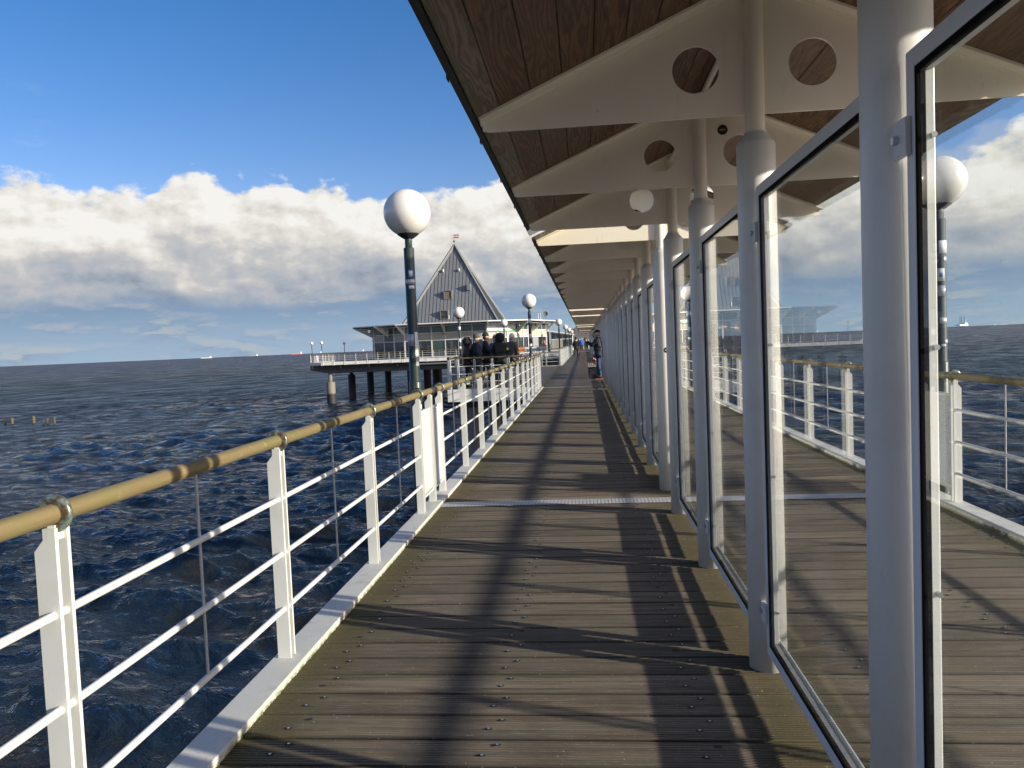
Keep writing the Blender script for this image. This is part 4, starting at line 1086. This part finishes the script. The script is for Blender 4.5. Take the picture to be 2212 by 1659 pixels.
def wing():
    t = thing('side_pavilion', 'low white pavilion with sloping roof edge right of the restaurant', 'pavilion')
    def zt(x): return 3.65-(x+5.95)*0.185
    m = MB(); m.plate([[(-5.95, 0), (-2.0, 0), (-2.0, zt(-2.0)-0.15), (-5.95, zt(-5.95)-0.15)]], lambda a_, b_, w: (a_, 138.1+w, b_), 9.0); m.build('wall', 'white_frame', t)
    m = MB(); m.plate([[(-6.1, zt(-6.1)-0.15), (-1.75, zt(-1.75)-0.15), (-1.75, zt(-1.75)+0.08), (-6.1, zt(-6.1)+0.08)]], lambda a_, b_, w: (a_, 137.6+w, b_), 10); m.build('roof', 'white_frame', t)
    xs = [-5.8, -4.95, -3.75, -2.75, -2.1]
    for a_, b_ in zip(xs[:-1], xs[1:]):
        m = MB(); m.plate([[(a_+0.06, 2.2), (b_-0.06, 2.2), (b_-0.06, zt(b_)-0.32), (a_+0.06, zt(a_)-0.32)]], lambda u, v, w: (u, 138.04+w, v), 0.05); m.build('window', 'window_dark', t)
        m = MB(); m.box(a_+0.06, b_-0.06, 138.04, 138.09, 0.2, 2.05); m.build('panel', 'window_blind' if a_ < -3.8 else 'window_dark', t)
wing()
def endhall():
    t = thing('end_hall', 'grey clad hall with gabled roof at the end of the walkway', 'building')
    m = MB(); yf = 150
    m.plate([[(-3.4, 2.6), (12, 2.6), (12, 6.5), (3.0, 6.5), (-3.4, 3.2)]], lambda a_, b_, w: (a_, yf+w, b_), 14)
    for x in np.arange(-3.2, 12, 0.75): m.box(x-0.04, x+0.04, yf-0.03, yf-0.002, 2.6, min(6.5, 3.2+(x+3.4)*0.51))
    m.build('upper_wall', ['zinc_trim'], t)
    m = MB(); m.bar((-3.7, yf-0.3, 3.1), (3.0, yf-0.3, 6.6), 1.0, 0.18, up=(0, 0, 1)); m.build('roof_edge', 'zinc', t)
    m = MB(); m.box(-3.4, 8, yf-0.6, yf-0.04, 1.95, 2.58); m.build('lintel', 'zinc_trim', t)
    m = MB(); m.box(-3.2, 8, yf+0.8, yf+1.0, 0.0, 1.9); m.build('rear_wall', 'cloth_cream', t)
    for (x0, x1) in ((-1.8, -0.9), (0.2, 0.8)):
        m = MB(); m.box(x0, x1, yf+0.5, yf+0.75, 1.55, 1.93); m.build('awning', 'blue_awning', t)
    for x in (-3.3, -0.2, 0.9, 2.5):
        m = MB(); m.box(x-0.12, x+0.12, yf-0.5, yf+0.6, 0, 1.94); m.build('pillar', 'white_frame', t)
endhall()
# low wall parapets in front of the restaurant, banners, fir trees, tables
def banner(x0, x1, y, z0, z1, mats, label):
    t = thing('banner', label, 'banner', ((x0+x1)/2, y, 0), group='banners on the railing before the restaurant')
    w = (x1-x0)/2
    m = MB(); m.box(-w, w, -0.02, 0.02, z0, z1); m.build('cloth', mats[0], t)
    m = MB(); P0 = None
    for k in range(22):
        p = Vector((-w*0.7+k*w*1.4/21, -0.03, (z0+z1)/2+0.07*math.sin(k*1.9)+0.05*math.sin(k*0.7)))
        if P0 is not None: m.bar(P0, p, 0.01, 0.035, 0, up=(0, 1, 0))
        P0 = p
    m.build('script', mats[1], t)
banner(-9.6, -8.6, 110.9, 0.35, 1.05, ('sign_orange', 'sticker_white'), 'orange and white banner on the railing left of the fir tree')
banner(-8.5, -6.9, 110.9, 0.35, 1.05, ('sticker_white', 'sign_red'), 'white banner with red script on the far railing')
banner(-6.8, -5.3, 110.9, 0.35, 1.05, ('silver_tape', 'sticker_black'), 'pale grey banner with dark script on the far railing')
def fir(x, y, h, label):
    t = thing('fir_tree', label, 'fir tree', (x, y, 0), group='small fir trees before the restaurant')
    m = MB(); m.cyl((0, 0, 0), (0, 0, h*0.9), 0.06, 0.02, 8); m.build('trunk', 'trunk_brown', t)
    rnd = random.Random(int(x*10)); m = MB()
    for k in range(900):
        z = h*(0.12+0.88*rnd.random()**1.2); r = (h-z)*0.40*(0.35+0.65*rnd.random()); a_ = rnd.uniform(0, 2*PI)
        c = Vector((r*math.cos(a_), r*math.sin(a_), z-0.12*r)); o = Vector((math.cos(a_), math.sin(a_), rnd.uniform(-0.5, 0.3)))*0.18
        s_ = Vector((-o.y, o.x, 0))*0.35
        m.add([c-s_, c+s_, c+o], [(0, 1, 2)])
    m.build('crown', 'fir_green', t)
fir(-9.9, 117.5, 3.2, 'left small fir tree before the restaurant sign')
fir(-6.4, 119.0, 3.0, 'right small fir tree beside the white menu board')
t = thing('menu_board', 'white standing board between the two fir trees', 'board', (-7.35, 118.2, 0))
m = MB(); m.box(-0.42, 0.42, -0.04, 0.04, 0.7, 2.55); m.build('panel', 'white_frame', t)
m = MB(); m.box(-0.4, -0.3, -0.05, 0.05, 0, 0.7); m.box(0.3, 0.4, -0.05, 0.05, 0, 0.7); m.build('stand', 'white_frame', t)

# ------------------------------------------------------------------ people
def skin_mesh(name, verts, edges, radii, mats, sub=1, extra=None):
    me = bpy.data.meshes.new(name+'_s'); me.from_pydata([tuple(v) for v in verts], edges, [])
    o = bpy.data.objects.new(name+'_s', me); COL.objects.link(o)
    md = o.modifiers.new('skin', 'SKIN'); md.use_smooth_shade = True
    sv = me.skin_vertices[0]
    for i, r in enumerate(radii):
        rr = r if isinstance(r, tuple) else (r, r)
        sv.data[i].radius = rr; sv.data[i].use_root = (i == 0)
    s2 = o.modifiers.new('sub', 'SUBSURF'); s2.levels = sub; s2.render_levels = sub
    dg = bpy.context.evaluated_depsgraph_get(); ev = o.evaluated_get(dg)
    m2 = bpy.data.meshes.new_from_object(ev)
    vs = [tuple(v.co) for v in m2.vertices]; fs = [tuple(p.vertices) for p in m2.polygons]
    bpy.data.objects.remove(o, do_unlink=True)
    return vs, fs
def person(label, x, y, rz, h, coat, trouser, head='cap', hatmat='cloth_black', hair='hair_grey', arms='down', hood=False, lean=0.0, group=None, stride=0.12, stripe=None, long=False, phone=False, shoe='cloth_black', detail=True, wide=1.0, turn=0.0):
    """local: faces +y, x is the person's left-right"""
    t = thing('person', label, 'person', (x, y, 0), rz, group)
    k = h/1.75; V = lambda a_, b_, c_: Vector((a_, b_, c_))*k
    hip, chest, neck = V(0, 0, 0.95), V(0, lean*0.6+0.0, 1.28), V(0, lean, 1.47)
    J = {'pel': hip, 'bel': V(0, lean*0.3, 1.10), 'che': chest, 'nec': neck, 'hed': V(0, lean+0.02, 1.58)}
    for s, sg in (('l', -1), ('r', 1)):
        J[s+'hip'] = V(sg*0.10, 0, 0.90); J[s+'kne'] = V(sg*0.11, sg*stride*0.5+0.03, 0.50); J[s+'ank'] = V(sg*0.12, sg*stride-0.02, 0.10); J[s+'toe'] = V(sg*0.14, sg*stride+0.13, 0.035)
        J[s+'sho'] = V(sg*0.185, lean, 1.41)
        if arms == 'down':
            J[s+'elb'] = V(sg*0.25, lean-0.03, 1.14); J[s+'wri'] = V(sg*0.25, lean+0.06, 0.90)
        elif arms == 'pocket':
            J[s+'elb'] = V(sg*0.29, lean-0.08, 1.15); J[s+'wri'] = V(sg*0.22, lean+0.10, 0.98)
        elif arms == 'phone':
            J[s+'elb'] = V(sg*0.21, lean+0.22, 1.20); J[s+'wri'] = V(sg*0.06, lean+0.42, 1.36)
        elif arms == 'front':
            J[s+'elb'] = V(sg*0.27, lean+0.02, 1.16); J[s+'wri'] = V(sg*0.10, lean+0.26, 1.20)
    names = list(J); idx = {n_: i for i, n_ in enumerate(names)}
    E1 = [('pel', 'bel'), ('bel', 'che'), ('che', 'nec'), ('nec', 'hed')]
    for s in 'lr': E1 += [('pel', s+'hip'), (s+'hip', s+'kne'), (s+'kne', s+'ank'), (s+'ank', s+'toe'), ('che', s+'sho'), (s+'sho', s+'elb'), (s+'elb', s+'wri')]
    rad = {'pel': 0.11, 'bel': 0.10, 'che': 0.12, 'nec': 0.05, 'hed': 0.05, 'hip': 0.075, 'kne': 0.05, 'ank': 0.035, 'toe': 0.03, 'sho': 0.055, 'elb': 0.038, 'wri': 0.026}
    rr = [rad[n_ if n_ in rad else n_[1:]]*k for n_ in names]
    vs, fs = skin_mesh('body', [J[n_] for n_ in names], [(idx[a_], idx[b_]) for a_, b_ in E1], rr, None, 1)
    b = MB(); b.add(vs, fs, 0, True)
    hc = J['nec']+V(0, 0.035, 0.165)
    fd = Vector((math.sin(turn), math.cos(turn), 0)); fs_ = Vector((fd.y, -fd.x, 0))
    Mh = Matrix.Translation(hc) @ Matrix.Rotation(-turn, 4, 'Z')
    hb = MB(); hb.sphere((0, 0, 0), 0.105*k, 20, 14, sc=(0.80, 0.98, 1.22)); hb.sphere((0, 0.03*k, -0.06*k), 0.07*k, 14, 10, sc=(0.86, 1.0, 0.95))
    hb.sphere((0, 0.105*k, -0.01*k), 0.02*k, 8, 6, sc=(0.8, 1.0, 1.4))
    for sg in (-1, 1):
        hb.sphere((sg*0.085*k, -0.005*k, 0), 0.025*k, 8, 6, sc=(0.4, 0.8, 1.2)); hb.sphere((sg*0.033*k, 0.088*k, 0.018*k), 0.012*k, 8, 6, 1)
    hb.box(-0.025*k, 0.025*k, 0.088*k, 0.096*k, -0.055*k, -0.047*k, 1)
    hb.xf(Mh); b.add(hb.v, hb.f, 0, True)
    for q in range(len(hb.f)): b.mi[-len(hb.f)+q] = hb.mi[q]
    # hands: palm, four fingers and a thumb each
    for s, sg in (('l', -1), ('r', 1)):
        wv = J[s+'wri']; fdir = (J[s+'wri']-J[s+'elb']).normalized()
        if arms == 'phone': fdir = Vector((-sg*0.35, 0.35, 0.9)).normalized()
        side = fdir.cross(Vector((sg, 0.3, 0))).normalized()
        pm = wv+fdir*0.045*k
        hv = [wv, pm, pm+fdir*0.04*k]; he = [(0, 1), (1, 2)]; hr_ = [0.022*k, 0.03*k, 0.024*k]
        for fi, fl in enumerate((0.062, 0.072, 0.066, 0.05)):
            o_ = side*(fi-1.5)*0.019*k; p1 = pm+fdir*0.045*k+o_; bend = Vector((-sg*0.012, 0.012, 0))*k
            i0 = len(hv); hv += [p1, p1+fdir*fl*0.5*k, p1+fdir*fl*k+bend]; he += [(2, i0), (i0, i0+1), (i0+1, i0+2)]; hr_ += [0.009*k, 0.0085*k, 0.007*k]
        th_ = pm-side*0.03*k; i0 = len(hv); hv += [th_, th_-side*0.02*k+fdir*0.03*k, th_-side*0.025*k+fdir*0.055*k]; he += [(1, i0), (i0, i0+1), (i0+1, i0+2)]; hr_ += [0.012*k, 0.010*k, 0.008*k]
        if detail:
            v2, f2 = skin_mesh('hand', hv, he, hr_, None, 1); b.add(v2, f2, 0, True)
        else: b.sphere(pm, 0.04*k, 8, 6)
    b.build('body', ['skin', 'hair_dark'], t)
    # coat
    jn = ['pel', 'bel', 'che', 'nec', 'lsho', 'lelb', 'lwri', 'rsho', 'relb', 'rwri', 'hem']
    JJ = dict(J); JJ['hem'] = V(0, 0, 0.62 if long else 0.86)
    JJ['lwri'] = J['lwri']*0.97+J['lelb']*0.03; JJ['rwri'] = J['rwri']*0.97+J['relb']*0.03
    cr_ = {'pel': 0.155*wide, 'bel': 0.15*wide, 'che': 0.155*wide, 'nec': 0.075, 'sho': 0.085, 'elb': 0.066, 'wri': 0.048, 'hem': 0.16*wide}
    ii = {n_: i for i, n_ in enumerate(jn)}
    ee = [('pel', 'bel'), ('bel', 'che'), ('che', 'nec'), ('pel', 'hem')]+[(a_, b_) for s in 'lr' for a_, b_ in (('che', s+'sho'), (s+'sho', s+'elb'), (s+'elb', s+'wri'))]
    vs, fs = skin_mesh('coat', [JJ[n_] for n_ in jn], [(ii[a_], ii[b_]) for a_, b_ in ee], [((cr_[n_ if n_ in cr_ else n_[1:]])*k*(1.12 if n_ in ('pel', 'bel', 'che', 'hem') else 1), (cr_[n_ if n_ in cr_ else n_[1:]])*k*(0.88 if n_ in ('pel', 'bel', 'che', 'hem') else 1)) for n_ in jn], None, 2)
    b = MB(); b.add(vs, fs, 0, True)
    b.torus(J['nec']+V(0, 0.0, 0.01), 0.06*k, 0.025*k, 'z', 16, 8)
    ct = b.build('coat', coat, t)
    # trousers and shoes
    b = MB()
    jn = ['pel', 'lhip', 'lkne', 'lank', 'rhip', 'rkne', 'rank']; ii = {n_: i for i, n_ in enumerate(jn)}
    ee = [('pel', s+'hip') for s in 'lr']+[(s+'hip', s+'kne') for s in 'lr']+[(s+'kne', s+'ank') for s in 'lr']
    tr_ = {'pel': 0.13, 'hip': 0.095, 'kne': 0.072, 'ank': 0.062}
    vs, fs = skin_mesh('trousers', [J[n_] for n_ in jn], [(ii[a_], ii[b_]) for a_, b_ in ee], [tr_[n_ if n_ in tr_ else n_[1:]]*k for n_ in jn], None, 2)
    b.add(vs, fs, 0, True); b.build('trousers', trouser, t)
    for s, sg in (('l', -1), ('r', 1)):
        b = MB(); c = (J[s+'ank']+J[s+'toe'])/2; b.sphere((c.x, c.y, 0.05*k), 0.15*k, 14, 8, sc=(0.34, 1, 0.42), z0=-0.7); b.box(c.x-0.045*k, c.x+0.045*k, c.y-0.13*k, c.y+0.12*k, 0.001, 0.018*k, 1)
        b.build('shoe', [shoe, 'sole_pink' if phone else shoe], t)
    # hair / hat / hood
    b = MB(); Mh2 = Mh
    if head == 'cap':
        b.sphere((0, -0.01*k, 0.035*k), 0.112*k, 20, 10, sc=(0.86, 1.02, 0.95), z0=0.05); b.sphere((0, 0.10*k, 0.045*k), 0.07*k, 14, 6, sc=(0.9, 1.1, 0.14))
    elif head == 'beanie':
        b.sphere((0, -0.012*k, 0.02*k), 0.118*k, 20, 12, sc=(0.86, 1.02, 1.18), z0=0.05); b.torus((0, -0.01*k, 0.035*k), 0.102*k, 0.018*k, 'z', 20, 8)
    elif head == 'hair':
        b.sphere((0, -0.022*k, 0.02*k), 0.118*k, 20, 12, sc=(0.88, 0.98, 1.15), z0=-0.1); b.sphere((0, -0.05*k, -0.04*k), 0.09*k, 14, 10, sc=(0.95, 0.8, 1.2))
    elif head == 'hood':
        for q in range(46):
            a_ = q*2.399; zz = -0.9+1.8*q/45; r0 = math.sqrt(max(0, 1-zz*zz))
            if r0*math.sin(a_) > 0.72: continue
            b.sphere((0.115*k*r0*math.cos(a_), -0.02*k+0.115*k*r0*math.sin(a_), 0.02*k+0.14*k*zz), 0.052*k, 8, 6)
    b.xf(Mh2); b.build('hat' if head != 'hair' else 'hair', hatmat if head != 'hair' else hair, t)
    if head == 'cap' or head == 'beanie':
        b = MB(); b.sphere((0, -0.035*k, -0.03*k), 0.10*k, 14, 8, sc=(0.88, 0.75, 0.75), z0=-0.8); b.xf(Mh2); b.build('hair', hair, t)
    if hood:
        b = MB(); b.sphere(J['nec']+V(0, -0.09, 0.0), 0.13*k, 16, 10, sc=(1.25, 0.8, 0.62)); b.build('hood', hood, t)
    if stripe:
        b = MB()
        for sg in (-1, 1):
            p = J['lsho' if sg < 0 else 'rsho']
            b.bar(p+V(sg*0.08, 0.0, -0.0), p+V(sg*0.085, -0.06, -0.22), 0.02*k, 0.02*k, 0)
        b.build('sleeve_stripe', stripe, t)
    if phone:
        b = MB(); c = (J['lwri']+J['rwri'])/2+V(0, 0.05, 0.11); b.box(-0.04*k, 0.04*k, -0.005*k, 0.005*k, -0.08*k, 0.08*k); b.xf(Matrix.Translation(c))
        o = b.build('phone', 'phone_black', None, label='black phone held up in both hands by the man in jeans', cat='phone')
        o.parent = None; o.matrix_world = Matrix.Translation(Vector((x, y, 0))) @ Matrix.Rotation(rz, 4, 'Z')
    return t
person('man in dark jacket and jeans holding up a phone beside the bench', 0.60, 32.2, R_(80), 2.02, 'cloth_navy', 'denim', 'cap', 'cloth_black', arms='phone', stripe='cloth_grey', phone=True, stride=0.05, wide=1.12)
G = 'people standing on the landing platform'
person('person in a black hooded coat, leftmost of the standing group', -4.45, 29.1, R_(-70), 1.86, 'cloth_black', 'cloth_black', 'hood', 'cloth_black', group=G, wide=1.1, arms='pocket', detail=False)
person('bearded man in grey flat hat and dark blue jacket looking right', -4.08, 29.0, R_(-62), 2.0, 'cloth_navy', 'cloth_black', 'beanie', 'cloth_brown', group=G, wide=1.22, arms='pocket', detail=False)
person('tall man in black knitted hat standing behind the bearded man', -3.82, 29.7, R_(-75), 2.06, 'cloth_black', 'cloth_grey', 'beanie', 'cloth_black', hair='hair_dark', group=G, wide=1.1, arms='front', detail=False)
person('person in grey bobble hat and blue jacket in the middle of the group', -3.62, 31.6, R_(20), 1.98, 'cloth_steelblue', 'cloth_black', 'beanie', 'cloth_grey', group=G, detail=False)
person('small person with pale hood collar in the middle of the group', -3.42, 30.4, R_(10), 1.84, 'cloth_steelblue', 'cloth_black', 'hair', group=G, hair='hair_dark', hood='cloth_grey', detail=False)
person('person in black coat with big fur hood and yellow sleeve badge', -3.18, 29.2, R_(5), 1.97, 'cloth_black', 'cloth_black', 'hood', 'cloth_black', group=G, wide=1.2, arms='front', detail=False, long=False)
person('person in a white hat half hidden at the right of the group', -2.98, 31.8, R_(-30), 2.0, 'cloth_grey', 'cloth_black', 'beanie', 'cloth_cream', group=G, detail=False)
bd = MB(); bd.sphere((0, 0, 0), 0.045, 12, 8, sc=(1, 0.3, 1.2)); 
fur = [o for o in COL.objects if str(o.get('label', '')).startswith('person in black coat with big fur')][0]
o = bd.build('sleeve_badge', 'reflector_yellow', fur); o.location = (0.27, -0.07, 1.42)
person('walking woman in black coat with fur collar, alone on the far boards', -0.84, 81.2, 0.0, 2.0, 'cloth_black', 'cloth_black', 'hair', hair='cloth_brown', hood='cloth_cream', stride=0.1, long=True, wide=1.15, detail=False)
G2 = 'distant walkers at the end of the pier'
person('distant walker in bright blue jacket', -0.33, 128, 0.1, 2.1, 'cloth_blue', 'cloth_black', 'hair', group=G2, stride=0.2, detail=False, wide=1.2)
person('distant dark walker left of the one in blue', -0.72, 130, 0.0, 2.0, 'cloth_steelblue', 'cloth_black', 'hair', group=G2, detail=False)
person('distant dark walker right of the one in blue', 0.12, 129, 0.2, 1.95, 'cloth_grey', 'cloth_grey', 'hair', group=G2, hair='hair_dark', stride=0.16, detail=False)
person('distant walker in black nearest the glass screens', 0.42, 108, 0.0, 1.95, 'cloth_black', 'cloth_black', 'hair', group=G2, hair='hair_dark', stride=0.16, detail=False)
person('distant person in a pale red top behind the walking woman', -1.22, 133, 3.1, 1.95, 'cloth_pink', 'cloth_black', 'hair', group=G2, detail=False)
person('person in a pink coat by the banner in front of the restaurant', -5.75, 112.2, 2.6, 1.8, 'cloth_pink', 'cloth_black', 'hood', 'cloth_pink', detail=False)

# ------------------------------------------------------------------ benches
def bench(y, label):
    t = thing('bench', label, 'bench', (0.36, y, 0), group='slatted benches by the glass screens')
    m = MB()
    for k in range(5): m.box(-0.205+k*0.086, -0.205+k*0.086+0.062, -0.9, 0.9, 0.475, 0.505)
    m.build('seat', 'bench_wood', t, bevel=0.004)
    m = MB()
    for yy in (-0.75, 0.75): m.box(-0.19, 0.19, yy-0.03, yy+0.03, 0.40, 0.474)
    m.box(-0.2, -0.17, -0.72, 0.72, 0.42, 0.474); m.box(0.17, 0.2, -0.72, 0.72, 0.42, 0.474)
    m.build('seat_frame', 'cloth_black', t)
    for yy in (-0.75, 0.75):
        for xx in (-0.17, 0.17):
            m = MB(); m.box(xx-0.025, xx+0.025, yy-0.03, yy+0.03, 0.0, 0.40); m.build('leg', 'cloth_black', t)
    for yy in (-0.75, 0.75):
        m = MB(); m.box(-0.145, 0.145, yy-0.015, yy+0.015, 0.18, 0.21); m.build('stretcher', 'cloth_black', t)
bench(33.85, 'nearer slatted bench with black legs beside the man with the phone')
bench(36.9, 'farther slatted bench behind the flower arrangement')
def flowers():
    t = thing('flower_garland', 'tall dark artificial flower garland with red blooms behind the bench', 'garland', (0.47, 35.1, 0))
    rnd = random.Random(9)
    m = MB(); m.cyl((0, 0, 0), (0.02, 0, 2.15), 0.012, n=6); m.cyl((0, 0, 0), (0, 0, 0.03), 0.14, n=14); m.build('stem', 'cloth_black', t)
    m = MB()
    for k in range(150):
        zc = rnd.choice([0.75, 0.95, 1.2, 1.4, 1.65, 1.8, 1.95, 2.1, 0.62]); c = Vector((rnd.gauss(0, 0.055), rnd.gauss(0, 0.05), zc+rnd.gauss(0, 0.05)))
        d = Vector((rnd.uniform(-1, 1), rnd.uniform(-1, 1), rnd.uniform(-1, 1))).normalized(); e_ = d.orthogonal().normalized()
        m.add([c, c+d*0.05+e_*0.03, c+d*0.095, c+d*0.05-e_*0.03], [(0, 1, 2, 3)])
    m.build('leaves', 'flower_dark', t)
    m = MB()
    for k in range(16): m.sphere((rnd.gauss(0, 0.07), rnd.gauss(0, 0.04), rnd.choice([0.62, 0.7, 0.78, 0.86])+rnd.gauss(0, 0.03)), 0.035, 8, 6)
    m.build('red_blooms', 'flower_red', t)
    m = MB()
    for k in range(6): m.sphere((rnd.gauss(0, 0.07), rnd.gauss(0, 0.04)-0.03, rnd.choice([0.60, 0.72, 0.80])+rnd.gauss(0, 0.02)), 0.03, 8, 6)
    m.build('pale_blooms', 'flower_pale', t)
flowers()
t = thing('equipment_cabinet', 'blue grey cabinet standing behind the left end of the crosswise railing', 'cabinet', (-4.65, 27.95, 0))
m = MB(); m.box(-0.26, 0.26, -0.12, 0.12, 0.0, 0.86); m.build('body', 'blue_cabinet', t, bevel=0.01)
m = MB(); m.box(-0.22, 0.22, -0.135, -0.122, 0.06, 0.80); m.build('door', 'blue_cabinet', t, bevel=0.004)

# ------------------------------------------------------------------ stumps, ships, rig
for i, (x, y, h, r, lab) in enumerate(((-75.4, 93.2, 0.55, 0.16, 'low broken timber stump in the sea, leftmost of the row'), (-74.1, 92.8, 1.1, 0.2, 'tall timber stump in the sea, second from the left'),
        (-70.2, 91.6, 1.3, 0.2, 'tallest timber stump in the sea, standing alone in the middle'), (-68.5, 91.1, 0.5, 0.16, 'short timber stump just left of a pair of stumps'),
        (-67.8, 91.0, 1.0, 0.17, 'thin timber stump, left one of the right pair'), (-66.7, 90.7, 1.2, 0.13, 'thin pointed timber stump at the right end of the row'))):
    rnd = random.Random(i); m = MB(); n = 12; vs = []; x *= 1.04; y *= 1.04; h *= 0.72
    for (z, k) in ((-1.5, 1.1), (0.0, 1.0), (h*0.7, 0.92), (h, 0.7)):
        for q in range(n):
            a_ = 2*PI*q/n; rr = r*k*rnd.uniform(0.85, 1.15); vs.append((x+rr*math.cos(a_), y+rr*math.sin(a_), SEAZ+z+(rnd.uniform(-0.12, 0.12) if z == h else 0)))
    m.add(vs, [(j*n+q, j*n+(q+1) % n, (j+1)*n+(q+1) % n, (j+1)*n+q) for j in range(3) for q in range(n)]+[tuple(range(3*n, 4*n))])
    m.build('timber_stump', 'weathered_wood', label=lab, cat='stump', group='old timber stumps in the water')
def at_px(u, dist):
    """point on the sea at horizontal distance dist in the direction of photo column u (2212 wide)"""
    yy = 792-0.0418*u
    d = fwd+rgt*((u-1106)/1661)-upv*((yy-829.5)/1661); d.z = 0; d.normalize()
    return Vector((0, 0, 0))+d*dist
def ship(u, dist, L, mats, label, bridge=0.85, hullh=0.06):
    p = at_px(u, dist); dirv = Vector((p.y, -p.x, 0)).normalized(); rz = math.atan2(dirv.y, dirv.x)
    t = thing('ship', label, 'ship', (p.x, p.y, SEAZ), rz, group='ships on the horizon')
    h = L*hullh
    m = MB(); m.plate([[(-L*0.48, -1), (L*0.46, -1), (L*0.5, h), (-L*0.5, h)]], lambda a_, b_, w: (a_, w-L*0.06, b_), L*0.12); m.build('hull', mats[0], t)
    m = MB(); bx = (bridge-0.5)*L
    m.box(bx-L*0.06, bx+L*0.06, -L*0.05, L*0.05, h, h+L*0.09); m.box(bx-L*0.04, bx+L*0.03, -L*0.05, L*0.05, h+L*0.09, h+L*0.13); m.box(bx-L*0.01, bx+L*0.01, -L*0.01, L*0.01, h+L*0.13, h+L*0.17); m.build('bridge', mats[1], t)
    for q in (-0.25, -0.05, 0.12):
        m = MB(); m.box(q*L-L*0.005, q*L+L*0.005, -0.5, 0.5, h, h+L*0.06); m.build('mast', mats[1], t)
ship(642, 4300, 62, ('ship_red', 'ship_white'), 'red hulled freighter just left of the restaurant platform')
ship(446, 4600, 60, ('ship_white', 'ship_white'), 'pale ship alone on the left part of the horizon', hullh=0.03)
ship(548, 4700, 55, ('ship_blue', 'ship_white'), 'grey blue ship between the pale ship and the red freighter', hullh=0.03)
ship(686, 4700, 60, ('ship_blue', 'ship_white'), 'dim grey ship directly right of the red freighter', hullh=0.04)
ship(777, 4500, 60, ('ship_blue', 'ship_white'), 'grey ship seen past the left edge of the restaurant', hullh=0.05)
def rig():
    p = at_px(2078, 3600); t = thing('drilling_rig', 'distant jack-up rig with tall lattice legs on the right horizon', 'rig', (p.x, p.y, SEAZ), 0.4)
    m = MB(); m.box(-22, 22, -10, 10, 5, 11); m.box(6, 20, -8, 8, 11, 17); m.build('hull', 'ship_white', t)
    for x in (-10, -2, 12):
        m = MB()
        for (a_, b_) in ((-1.2, -1.2), (1.2, -1.2), (0, 1.2)): m.cyl((x+a_, b_, -2), (x+a_, b_, 44), 0.5, n=5)
        for z in range(0, 44, 4): m.bar((x-1.2, -1.2, z), (x+1.2, -1.2, z+4), 0.4, 0.4)
        m.build('leg', 'ship_blue', t)
    m = MB(); m.bar((18, 0, 17), (22, 0, 34), 0.8, 0.8); m.build('crane', 'ship_white', t)
rig()
